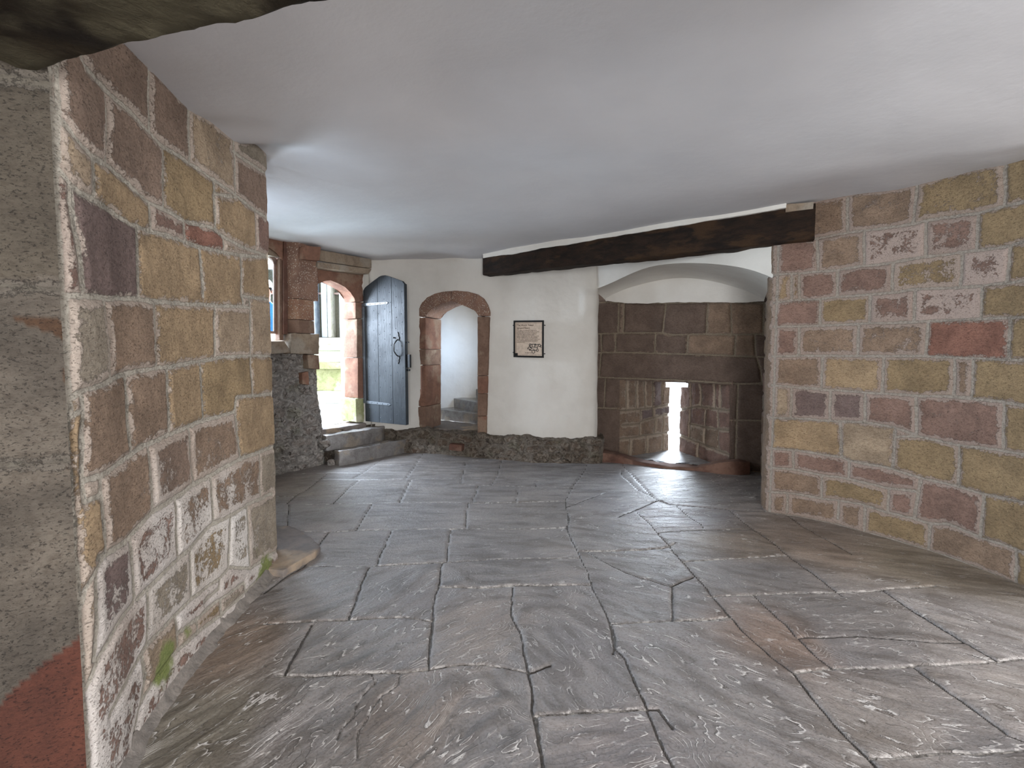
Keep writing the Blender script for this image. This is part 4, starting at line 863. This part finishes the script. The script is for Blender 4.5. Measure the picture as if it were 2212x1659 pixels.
for u0, u1 in ((575, 600), (612, 640), (652, 676), (687, 701), (721, 739), (755, 776)):
    p_ = cb_('window_panes', xu(u0), xu(u1), YB + .42, YB + .45, zw0, zw1, M['darkpane'], amp=0, bev=0, ml=9)
    cb_('glazing_bar', xu(u0), xu(u1), YB + .36, YB + .41, zc(638, YB + .4), zc(634, YB + .4), M['framewood'], p_, amp=0, bev=.005, ml=9)
cb_('wall', -9, -1.2, YB + .12, YB + .8, zw1, 7.5, M['courtlight'], ml=.6); cb_('wall', -9, xu(560), YB + .12, YB + .8, zw0, zw1, M['courtlight'], ml=.6); cb_('wall', xu(800), -1.2, YB + .12, YB + .8, zw0, zw1, M['courtlight'], ml=.6)

# person outside the small window
bm = bmesh.new(); px, py, pz = -3.80, 7.35, gz
box(bm, (px, py, gz + .18), (1.2, .9, .36), 0, .02); tag(settle(bmobj('mounting_block', bm, M['courtlight'])), 'pale stone block in the courtyard that the person stands on', 'block')
def person(px, py, z):
    root = empty('person', (px, py, z), 'person in a blue shirt and white sun hat standing outside the small arched window', 'person')
    J = {'pel': (0, 0, .93, .15, .12), 'sp': (0, 0, 1.12, .14, .11), 'ch': (0, 0, 1.35, .17, .12), 'nk': (0, 0, 1.50, .06, .06), 'hd0': (0, -.01, 1.58, .07, .08), 'hd1': (0, -.01, 1.66, .085, .10), 'hd2': (0, 0, 1.74, .07, .085)}
    E = [('pel', 'sp'), ('sp', 'ch'), ('ch', 'nk'), ('nk', 'hd0'), ('hd0', 'hd1'), ('hd1', 'hd2')]
    for s, n in ((1, 'L'), (-1, 'R')):
        J.update({n + 'sh': (s * .18, 0, 1.42, .06, .06), n + 'el': (s * .24, .02, 1.14, .045, .045), n + 'wr': (s * .22, -.12, .94, .03, .03), n + 'hn': (s * .20, -.17, .90, .035, .02),
                  n + 'hp': (s * .10, 0, .86, .09, .09), n + 'kn': (s * .11, -.01, .48, .06, .06), n + 'an': (s * .11, .02, .08, .04, .04), n + 'to': (s * .12, -.14, .03, .04, .025)})
        E += [('ch', n + 'sh'), (n + 'sh', n + 'el'), (n + 'el', n + 'wr'), (n + 'wr', n + 'hn'), ('pel', n + 'hp'), (n + 'hp', n + 'kn'), (n + 'kn', n + 'an'), (n + 'an', n + 'to')]
        for k in range(4):
            J[n + 'f%d' % k] = (s * .20 + (k - 1.5) * .018, -.235 + abs(k - 1.3) * .008, .875 - .01 * k, .008, .008); E.append((n + 'hn', n + 'f%d' % k))
        J[n + 'th'] = (s * .165, -.20, .90, .009, .009); E.append((n + 'hn', n + 'th'))
    names = list(J); me = bpy.data.meshes.new('body'); me.from_pydata([J[k][:3] for k in names], [(names.index(a), names.index(b)) for a, b in E], [])
    o = bpy.data.objects.new('tmpbody', me); COL.objects.link(o); sk = o.modifiers.new('s', 'SKIN')
    for k, v in zip(names, me.skin_vertices[0].data): v.radius = J[k][3:]; v.use_root = (k == 'pel')
    o.modifiers.new('u', 'SUBSURF').levels = 2
    dg = bpy.context.evaluated_depsgraph_get(); m2 = bpy.data.meshes.new_from_object(o.evaluated_get(dg)); bpy.data.objects.remove(o)
    m2.materials.clear(); m2.materials.append(M['skin']); m2.materials.append(M['shirt']); m2.materials.append(M['trouser'])
    for p in m2.polygons:
        c = p.center; p.material_index = 1 if (.90 < c.z < 1.50 and not (abs(c.x) > .15 and c.z < 1.18)) else (2 if c.z <= .92 and abs(c.x) < .2 and c.y > -.10 or c.z < .12 else 0); p.use_smooth = True
    m2.transform(Matrix.Translation((px, py, z)) @ Matrix.Rotation(.5, 4, 'Z')); b = link('body', m2, None, root)
    R_ = Matrix.Translation((px, py, z)) @ Matrix.Rotation(.5, 4, 'Z')
    def ball(name, c, s, mat):
        bm = bmesh.new(); bmesh.ops.create_uvsphere(bm, u_segments=20, v_segments=12, radius=1, matrix=R_ @ Matrix.Translation(c) @ Matrix.Diagonal((*s, 1))); return bmobj(name, bm, mat, root, True)
    ball('nose', (0, -.112, 1.655), (.013, .022, .022), M['skin'])
    for s in (1, -1): ball('eye', (s * .032, -.092, 1.685), (.013, .010, .010), M['hat']); ball('ear', (s * .088, 0, 1.665), (.012, .022, .032), M['skin'])
    ball('mouth', (0, -.097, 1.61), (.024, .008, .007), M['curb']); ball('hair', (0, .02, 1.70), (.094, .10, .085), M['wood'])
    bm = bmesh.new(); prof = [(.16, 1.715), (.15, 1.735), (.10, 1.74), (.098, 1.80), (.07, 1.84), (.001, 1.85)]
    rings = [[bm.verts.new(R_ @ Vector((r * math.cos(2 * math.pi * k / 24), r * math.sin(2 * math.pi * k / 24), zz))) for k in range(24)] for r, zz in prof]
    for a, b_ in zip(rings[:-1], rings[1:]):
        for k in range(24): bm.faces.new([a[k], a[(k + 1) % 24], b_[(k + 1) % 24], b_[k]])
    bmobj('sun_hat', bm, M['hat'], root, True)
person(px, py, gz + .36)

# ------------------------------------------------------------------ beams
def beam(name, a, b, za, zb, ta, tb, back, mat, label, cat, sd, amp=.012):
    """a,b plan points; za,zb bottom heights; ta,tb top heights"""
    bm = bmesh.new(); a = Vector(a); b = Vector(b); back = Vector((back[0], back[1], 0)); n = 40; rows = []
    for i in range(n):
        t = i / (n - 1); p = a.lerp(b, t); z0 = za + (zb - za) * t; z1 = ta + (tb - ta) * t; c = .012
        q = Vector((p.x, p.y, 0))
        rows.append([bm.verts.new(q + o_ + Vector((0, 0, z))) for o_, z in ((Vector(), z0 + c), (Vector(), (z0 + z1) / 2), (Vector(), z1), (back, z1), (back, z0 + c), (back * .94, z0), (back * .5, z0), (back * .06, z0))])
    for r0, r1 in zip(rows[:-1], rows[1:]):
        for k in range(8): bm.faces.new([r0[k], r1[k], r1[(k + 1) % 8], r0[(k + 1) % 8]])
    bm.faces.new(rows[0]); bm.faces.new(rows[-1][::-1]); roughen(bm, amp, 4, seed=sd, maxlen=.06)
    o = bmobj(name, bm, mat, None, True); return tag(settle(o), label, cat)
bl, br = on_line(1043, 590, (-.41, 6.80), (1, 0)), Vector((2.76, 4.26))
beam('timber_beam', (bl.x, 6.80), (2.66, 4.22), 2.655, 2.525, 2.93, 2.84, (.10, .20), M['wood'], 'dark oak beam running diagonally under the ceiling across the alcove', 'beam', 2)
# plaster lip on top of that beam, and pale packing stone near its right end
beam('trim_1', (bl.x, 6.785), (2.47, 4.335), 2.885, 2.835, 3.0, 2.95, (.06, .1), M['plaster'], None, None, 4, .014); tag(bpy.data.objects['trim_1'], kind='structure')
for k_ in ('label', 'category'):
    if k_ in bpy.data.objects['trim_1']: del bpy.data.objects['trim_1'][k_]
beam('packing_stone', (2.47, 4.35), (2.64, 4.22), 2.80, 2.79, 2.87, 2.85, (.06, .1), M['tan'], 'small pale flat stone packed between the diagonal beam and ceiling', 'stone', 4, .006)
zb_ = 2.33
e0 = on_floor(60, 170, zb_); e1 = on_floor(300, 102, zb_); e2 = on_floor(450, 71, zb_); e3 = on_floor(700, 20, zb_); e4 = on_floor(850, -2, zb_); e5 = on_floor(1200, -90, zb_)
bm = bmesh.new(); rows = []
edge = [e0 + (e0 - e1) * .5] + [e0, e1, e2, e3, e4, e5, e5 + (e5 - e4) * 3]; edge, _ = polyline([tuple(p) for p in edge], 60)
for p in edge:
    p = Vector(p); bk = Vector((-.12, -.42, 0)); rows.append([bm.verts.new(p + o_) for o_ in (Vector((0, .0, .02)), Vector((0, 0, .5)), bk + Vector((0, 0, .5)), bk + Vector((0, 0, .02)), bk * .95, bk * .66, bk * .33, bk * .05)])
for r0, r1 in zip(rows[:-1], rows[1:]):
    for k_ in range(8): bm.faces.new([r0[k_], r1[k_], r1[(k_ + 1) % 8], r0[(k_ + 1) % 8]])
bm.faces.new(rows[0]); bm.faces.new(rows[-1][::-1]); roughen(bm, .011, 8, seed=9, maxlen=.035)
tag(settle(bmobj('timber_lintel', bm, M['wood_end'], None, True)), 'rough dark timber lintel overhead at the upper left, close to the camera', 'beam')

# ------------------------------------------------------------------ information panel
s0 = Vector((.03, 6.90)); sd_ = (Vector((.47, 6.715)) - s0).normalized(); sn = Vector((sd_.y, -sd_.x, 0))
c00 = on_line(1111, 771.5, s0, sd_); c10 = on_line(1175.5, 773, s0, sd_); c01 = on_line(1111, 693, s0, sd_); c11 = on_line(1176, 692, s0, sd_)
shift = sn * .0
pan = empty('information_panel', (c00 + c10) / 2, 'black-framed cream information panel about the Watch Tower hung on white wall', 'sign')
ux = (c10 - c00); SW = ux.length; ux.normalize(); SH = ((c01 - c00).length + (c11 - c10).length) / 2; uz = Vector((0, 0, 1))
org = c00 + sn * .012
def sp(a, b, off=0): return org + ux * (a * SW) + uz * (b * SH) + sn * off
def sbox(name, a0, a1, b0, b1, o0, o1, mat, parent):
    bm = bmesh.new(); prism(bm, [sp(a0, b0, o0), sp(a1, b0, o0), sp(a1, b1, o0), sp(a0, b1, o0)], sn * (o1 - o0), .0); return bmobj(name, bm, mat, parent)
fw = .048
bm = bmesh.new()
for (a0, a1, b0, b1) in ((0, 1, 0, fw), (0, 1, 1 - fw, 1), (0, fw, fw, 1 - fw), (1 - fw, 1, fw, 1 - fw)):
    prism(bm, [sp(a0, b0), sp(a1, b0), sp(a1, b1), sp(a0, b1)], sn * .018)
bmobj('frame', bm, M['black'], pan)
sheet_ = sbox('panel', fw, 1 - fw, fw, 1 - fw, 0, .008, M['paper'], pan)
bm = bmesh.new()
for (a0, a1, b0, b1) in ((.08, .93, .92, .924), (.93, .934, .075, .924), (.08, .084, .13, .924), (.14, .934, .075, .079)): prism(bm, [sp(a0, b0, .008), sp(a1, b0, .008), sp(a1, b1, .008), sp(a0, b1, .008)], sn * .0012)
bmobj('border_line', bm, M['ink'], sheet_)
sbox('emblem', fw, .135, fw, .115, .008, .011, M['black'], sheet_)
basis = Matrix((( ux.x, uz.x, sn.x), (ux.y, uz.y, sn.y), (ux.z, uz.z, sn.z))).to_4x4()
def text(body, a, b, size, mat, parent, name, sx=1.0, sp_=1.0):
    cu = bpy.data.curves.new(name, 'FONT'); cu.body = body; cu.size = size; cu.space_line = sp_; cu.extrude = .0006
    o = bpy.data.objects.new('t', cu); COL.objects.link(o); dg = bpy.context.evaluated_depsgraph_get(); me = bpy.data.meshes.new_from_object(o.evaluated_get(dg)); bpy.data.objects.remove(o)
    me.transform(Matrix.Translation(sp(a, b, .0095)) @ basis @ Matrix.Diagonal((sx, 1, 1, 1))); me.materials.clear(); return link(name, me, mat, parent)
text('The Watch Tower\n(ground floor)', .11, .850, .040, M['ink'], sheet_, 'title_text', .84, 1.0)
text('Early castles were rectangular in plan, but the\nCrusaders discovered in the Near East how much\nthe round tower withstood the attacking ram.\nKing Edward I, greatest designer of castles in\nBritain, built many and employed master\nmasons for the purpose. From then it was his wish\nthat the strongest parts of the castle, including\nthe inner ward, had these round-fronted towers\nor drum towers, which can be flanked one by another\nas in a ring of strength. Attackers exploring any\nof the six could then find arrows coming from\nseveral directions.', .11, .722, .0150, M['ink'], sheet_, 'body_text', 1.10, 1.04)
text('The Watch Tower', .38, .115, .020, M['ink'], sheet_, 'caption_text', .7)
bm = bmesh.new()
def ringp(a, b, r, w=.006):
    for k in range(16):
        t0, t1 = 2 * math.pi * k / 16, 2 * math.pi * (k + 1) / 16; cc = sp(a, b, .0085)
        q = [cc + (ux * math.cos(t_) + uz * math.sin(t_)) * rr for t_, rr in ((t0, r - w), (t1, r - w), (t1, r), (t0, r))]; prism(bm, q, sn * .001)
def ln(a0, b0, a1, b1, w=.006):
    p, q = sp(a0, b0, .0085), sp(a1, b1, .0085); d = (q - p).normalized(); n_ = d.cross(sn) * w / 2; prism(bm, [p - n_, q - n_, q + n_, p + n_], sn * .001)
for a, b, r in ((.55, .345, .018), (.66, .16, .026), (.79, .20, .020), (.86, .33, .022), (.54, .21, .014), (.48, .245, .013), (.72, .36, .010), (.56, .28, .012)): ringp(a, b, r, .008)
for q in ((.55, .36, .70, .36), (.70, .36, .86, .35), (.79, .23, .80, .32), (.66, .19, .77, .20), (.53, .22, .63, .18), (.49, .25, .55, .34), (.58, .22, .62, .30), (.62, .30, .62, .36), (.70, .28, .70, .36), (.62, .29, .70, .28), (.70, .28, .80, .27), (.55, .30, .60, .24), (.88, .33, .93, .32), (.74, .30, .74, .35), (.62, .24, .70, .22), (.86, .31, .92, .28)): ln(*q, .009)
bmobj('castle_plan', bm, M['ink2'], sheet_)
for a, b in ((-.02, .87), (1.02, .87), (-.02, .13), (1.02, .11)):
    bm = bmesh.new(); tube(bm, [sp(a, b, -.02), sp(a, b, .012)], .0065, 8); bmobj('fixing_screw', bm, M['iron'], pan, True)

# ------------------------------------------------------------------ floor
f1 = crop(570, 950, 3.301); f2 = crop(1150, 980, 3.403); f3 = crop(280, 1250, 2.458); f4 = crop(1100, 1250, 1.989)
GLINT_J = [f1((780, 178), (1080, 180)), f1((840, 285), (1010, 282), (1400, 275)), f1((1100, 155), (1330, 160), (1600, 140)), f1((1415, 320), (1590, 325)), f1((1950, 290), (2200, 290)), f1((300, 462), (490, 460), (960, 450), (1500, 450), (2170, 435)),  # joints whose edge glints are painted pale
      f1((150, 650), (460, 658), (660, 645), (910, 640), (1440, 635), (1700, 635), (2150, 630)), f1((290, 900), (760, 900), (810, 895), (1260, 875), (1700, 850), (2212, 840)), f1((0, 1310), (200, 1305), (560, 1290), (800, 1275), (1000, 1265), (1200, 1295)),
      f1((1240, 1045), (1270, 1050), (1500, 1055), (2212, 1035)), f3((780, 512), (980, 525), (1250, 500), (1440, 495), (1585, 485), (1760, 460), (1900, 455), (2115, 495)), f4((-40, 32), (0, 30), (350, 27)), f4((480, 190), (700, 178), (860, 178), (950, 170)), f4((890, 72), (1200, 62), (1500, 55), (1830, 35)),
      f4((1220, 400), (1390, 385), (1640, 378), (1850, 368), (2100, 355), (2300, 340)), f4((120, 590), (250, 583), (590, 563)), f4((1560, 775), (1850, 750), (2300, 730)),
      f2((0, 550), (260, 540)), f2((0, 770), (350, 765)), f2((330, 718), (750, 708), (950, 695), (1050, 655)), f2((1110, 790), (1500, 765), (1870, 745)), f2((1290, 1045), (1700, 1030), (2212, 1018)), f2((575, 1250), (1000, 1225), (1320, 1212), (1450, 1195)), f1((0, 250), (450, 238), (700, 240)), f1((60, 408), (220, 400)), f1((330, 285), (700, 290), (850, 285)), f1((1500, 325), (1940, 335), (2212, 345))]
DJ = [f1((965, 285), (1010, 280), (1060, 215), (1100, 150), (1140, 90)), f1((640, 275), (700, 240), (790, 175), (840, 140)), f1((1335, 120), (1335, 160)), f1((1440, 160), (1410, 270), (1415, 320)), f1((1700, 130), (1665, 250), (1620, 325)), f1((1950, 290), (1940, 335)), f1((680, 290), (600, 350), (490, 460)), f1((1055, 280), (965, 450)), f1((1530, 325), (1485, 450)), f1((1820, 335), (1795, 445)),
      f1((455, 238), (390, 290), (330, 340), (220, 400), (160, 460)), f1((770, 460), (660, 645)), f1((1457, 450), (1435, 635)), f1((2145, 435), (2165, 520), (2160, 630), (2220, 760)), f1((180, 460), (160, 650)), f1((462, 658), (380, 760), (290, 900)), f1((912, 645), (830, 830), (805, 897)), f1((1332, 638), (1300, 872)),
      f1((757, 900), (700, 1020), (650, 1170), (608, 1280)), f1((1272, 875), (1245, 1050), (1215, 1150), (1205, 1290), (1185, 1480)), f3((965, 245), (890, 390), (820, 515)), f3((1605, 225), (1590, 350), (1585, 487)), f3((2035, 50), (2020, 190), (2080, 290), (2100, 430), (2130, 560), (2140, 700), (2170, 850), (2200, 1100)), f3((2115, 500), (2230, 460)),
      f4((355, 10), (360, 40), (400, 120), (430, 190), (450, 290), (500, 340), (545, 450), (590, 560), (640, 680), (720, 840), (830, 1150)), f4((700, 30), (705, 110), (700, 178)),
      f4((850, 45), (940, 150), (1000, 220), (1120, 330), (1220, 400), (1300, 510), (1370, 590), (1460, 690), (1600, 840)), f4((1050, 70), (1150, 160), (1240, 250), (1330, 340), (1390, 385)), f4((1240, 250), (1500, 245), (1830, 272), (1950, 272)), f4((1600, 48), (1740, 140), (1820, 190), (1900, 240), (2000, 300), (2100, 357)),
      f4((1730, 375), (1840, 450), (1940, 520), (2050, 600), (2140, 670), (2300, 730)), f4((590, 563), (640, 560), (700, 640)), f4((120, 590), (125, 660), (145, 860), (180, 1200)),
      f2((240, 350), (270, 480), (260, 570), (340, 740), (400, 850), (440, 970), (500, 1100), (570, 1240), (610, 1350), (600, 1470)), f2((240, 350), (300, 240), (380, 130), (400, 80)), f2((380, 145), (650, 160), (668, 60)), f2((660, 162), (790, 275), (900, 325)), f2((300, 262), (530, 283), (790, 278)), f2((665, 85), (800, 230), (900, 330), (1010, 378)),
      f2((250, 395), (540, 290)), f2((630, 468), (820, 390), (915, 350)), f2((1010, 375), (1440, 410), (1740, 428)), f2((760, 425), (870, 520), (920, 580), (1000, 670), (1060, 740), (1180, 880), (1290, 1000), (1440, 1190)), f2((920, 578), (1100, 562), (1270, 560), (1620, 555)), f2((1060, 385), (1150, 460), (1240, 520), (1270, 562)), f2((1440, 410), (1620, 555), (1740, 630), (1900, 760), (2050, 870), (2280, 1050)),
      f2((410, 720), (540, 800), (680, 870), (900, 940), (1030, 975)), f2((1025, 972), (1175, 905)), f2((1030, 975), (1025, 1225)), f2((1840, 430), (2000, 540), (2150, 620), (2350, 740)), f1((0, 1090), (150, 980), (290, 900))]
ny_, nx_ = 640, 720
ys_ = np.concatenate([1.2 * np.exp(np.linspace(0, math.log(7.75 / 1.2), ny_))]); ar = np.linspace(-1.22, 1.22, nx_)
X = ar[:, None] * (ys_[None] + .25); Y = np.repeat(ys_[None], nx_, 0); P = np.stack([X, Y, X * 0], -1)
wob = fnoise(P, 9, 3, 61) * .010; wob2 = fnoise(P, 9, 3, 62) * .010
segs = []
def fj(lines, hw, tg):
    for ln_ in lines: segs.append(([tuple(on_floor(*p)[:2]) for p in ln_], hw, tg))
fj(GLINT_J, .0042, .95); fj(DJ, .0042, 0.08); fj([f3((1285, 505), (1305, 545), (1240, 610), (1200, 680), (1185, 740), (1120, 800), (1095, 850)), f3((1440, 495), (1420, 560), (1370, 600), (1330, 620), (1290, 690), (1270, 740), (1220, 800), (1200, 850), (1210, 960))], .0012, .6)
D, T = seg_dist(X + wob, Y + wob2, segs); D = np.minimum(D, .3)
# smooth the joint kind a little along the lines
lab = components(D > .004); nl = lab.max() + 1; r = np.random.RandomState(5)
base = np.array(lin((127, 123, 121))); bright = r.uniform(.92, 1.08, nl)
FS = [(650, 1150, 10, .12, (134, 128, 126)), (700, 1280, 35, .45, None), (700, 1110, 5, .12, None), (900, 1110, 0, .18, None), (1100, 1110, 0, .22, None), (830, 1180, 8, .25, None), (950, 1180, 0, .2, None), (1100, 1180, -5, .25, None), (900, 1270, 50, .7, None), (1100, 1240, 0, .3, None),
      (500, 1400, 50, .9, (132, 116, 102)), (700, 1400, 50, .9, None), (850, 1400, 48, .8, None), (1030, 1350, 35, .6, (132, 124, 118)), (450, 1580, 55, 1.0, (124, 118, 106)), (650, 1560, 55, 1.0, None), (900, 1560, 58, 1.0, (130, 120, 112)), (1060, 1620, 40, .9, None), (1200, 1400, -58, .6, None), (1220, 1500, -58, .6, None), (1300, 1620, 20, .9, (122, 116, 114)),
      (1400, 1300, -45, .7, None), (1600, 1500, -50, 1.1, None), (1480, 1450, -55, 1.0, None), (1500, 1230, -40, .5, None), (1650, 1240, -4, .4, None), (1800, 1320, -4, .6, None), (1850, 1400, -4, .55, None), (1690, 1380, -50, .5, (138, 120, 108)), (1900, 1540, -35, 1.1, (148, 141, 135)), (2100, 1350, -50, 1.0, (156, 151, 148)), (2150, 1500, -35, 1.0, (152, 146, 142)), (2180, 1640, -10, .9, None),
      (1340, 1160, -30, .6, None), (1500, 1040, 10, .9, None), (1450, 1120, 10, .9, (150, 148, 150)), (1300, 1040, 0, .3, (150, 150, 152)), (1600, 1180, -20, .4, (136, 124, 112)), (1750, 1180, -20, .3, (134, 120, 108)), (2000, 1230, -25, .3, (130, 120, 106)), (800, 1030, 0, .2, None), (1000, 1030, 0, .2, None), (680, 1050, 10, .2, (128, 120, 112))]
wsum = 0; A_ = 0; M_ = 0; C_ = 0
for (u, v, a, m_, c_) in FS:
    p = on_floor(u, v); w = 1 / ((X - p.x) ** 2 + (Y - p.y) ** 2 + .01) ** 2.0; wsum = wsum + w; A_ = A_ + w * a; M_ = M_ + w * m_; C_ = C_ + w[..., None] * (np.array(lin(c_)) if c_ else base)
A_ /= wsum; am = M_ / wsum; colf = C_ / wsum[..., None] * bright[lab][..., None]
A_ = A_ + r.uniform(-9, 9, nl)[lab]
rel = 0; stk = 0; angset = np.arange(-80, 81, 20)
sh = r.uniform(0, 20, nl)[lab]
for q, a in enumerate(angset):
    w = np.clip(1 - np.abs(A_ - a) / 20, 0, 1)
    if w.max() <= 0: continue
    ca, sa = math.cos(math.radians(a)), math.sin(math.radians(a)); Uu, Vv = X * ca + Y * sa, -X * sa + Y * ca
    wx = fnoise(np.stack([Uu * 2.2, Vv * 3, sh], -1), 1, 3, 80 + q) * .22
    rel = rel + w * fnoise(np.stack([Uu * 1.3 + wx, Vv * 5.6 + wx * 2, sh], -1), 1, 6, 90 + q)
    stk = stk + w * fnoise(np.stack([Uu * 4.5 + wx, Vv * 17 + wx * 2, sh + 5], -1), 1, 5, 60 + q)
hgt = (r.uniform(-.004, .004, nl))[lab] * np.clip(D / .01, 0, 1) - .008 * (1 - np.clip(D / .007, 0, 1)) + fnoise(P, 1.1, 3, 71) * .005 + rel * .014 * am * np.clip(D / .02, 0, 1)
P[..., 2] = hgt
dirt = fnoise(P, 2.2, 4, 75)[..., None] * .10
fo_ = grid_obj('floor', P, M['floor'], {'dist': D, 'glint_joint': T, 'col': np.clip(colf * (1 + dirt), 0, 1), 'relief': rel, 'streak': stk, 'amount': am}); tag(fo_, kind='structure')
bm = bmesh.new(); bm.from_mesh(fo_.data)
bm.free()
bm = bmesh.new(); box(bm, (1.2, 2.3, -.13), (12.4, 11.2, .2)); tag(bmobj('floor_bed', bm, M['grey']), kind='structure')

# broken stone at the foot of the left wall
bm = bmesh.new()
bp = [(597, 1110), (622, 1095), (618, 1138), (640, 1140), (668, 1160), (692, 1182), (662, 1205), (630, 1222), (606, 1238), (560, 1225), (560, 1130)]
pts = [on_floor(u, v, .05) for u, v in bp[3:10]]
pts = [on_floor(560, 1138, .05), on_floor(600, 1136, .05)] + [on_floor(u, v, .05) for u, v in ((625, 1136), (650, 1147), (672, 1162), (692, 1180), (680, 1192), (645, 1212), (612, 1232), (560, 1228))]
prism(bm, pts, (0, 0, -.07), .012); roughen(bm, .010, 9, maxlen=.05)
tag(settle(bmobj('foot_stone', bm, M['slabtop'], None, True)), 'pointed buff stone slab jutting from the foot of the left masonry wall', 'stone')
# mortar fillet along the foot of the left wall
lff, _ = smoothline(left_foot, 260, 10); rows_ = []
nx2 = np.gradient(lff, axis=0); nn = np.stack([nx2[:, 1], -nx2[:, 0]], -1); nn /= np.linalg.norm(nn, axis=1, keepdims=True)
t = np.linspace(0, 1, 14)
P = np.zeros((260, 14, 3)); wdt = .075 + fnoise(np.c_[lff, lff[:, :1] * 0], 6, 3, 5) * .02
P[..., :2] = lff[:, None] + nn[:, None] * (t[None, :, None] * wdt[:, None, None]); P[..., 2] = .07 * (1 - t) ** 1.6 - .012; P[..., 2] += fnoise(P, 14, 4, 7) * .012
tag(grid_obj('trim_2', P, mat_rough('grey_mortar', (140, 132, 124), (112, 106, 100), None, 9, .01)), kind='structure')

# ------------------------------------------------------------------ rest of the room, behind the camera
def slab(name, a, b, z0, z1, mat, th=.25):
    a = Vector((*a, 0)); b = Vector((*b, 0)); d = (b - a).normalized(); n_ = Vector((-d.y, d.x, 0)); bm = bmesh.new()
    prism(bm, [a + Vector((0, 0, z0)), b + Vector((0, 0, z0)), b + Vector((0, 0, z1)), a + Vector((0, 0, z1))], n_ * th); tag(bmobj(name, bm, mat), kind='structure')
wm = M['tan']
slab('wall_right_return', (3.36, 2.72), (6.4, 2.0), -.05, 3.0, wm)
slab('wall_side_a', (6.4, 2.0), (6.4, .95), -.05, 3.0, wm); slab('wall_side_b', (6.4, -.6), (6.4, -1.6), -.05, 3.0, wm)
slab('wall_side_c', (6.4, .95), (6.4, -.6), -.05, .8, wm); slab('wall_side_d', (6.4, .95), (6.4, -.6), 2.7, 3.0, wm)
slab('wall_rear_a', (6.4, -1.6), (1.3, -2.4), -.05, 3.0, wm); slab('wall_rear_b', (-.3, -2.4), (-2.4, -2.4), -.05, 3.0, wm); slab('wall_rear_c', (1.3, -2.4), (-.3, -2.4), 2.5, 3.0, wm)
slab('wall_near_side', (-2.3, -2.4), (-2.3, 1.0), -.05, 3.0, wm, .25)
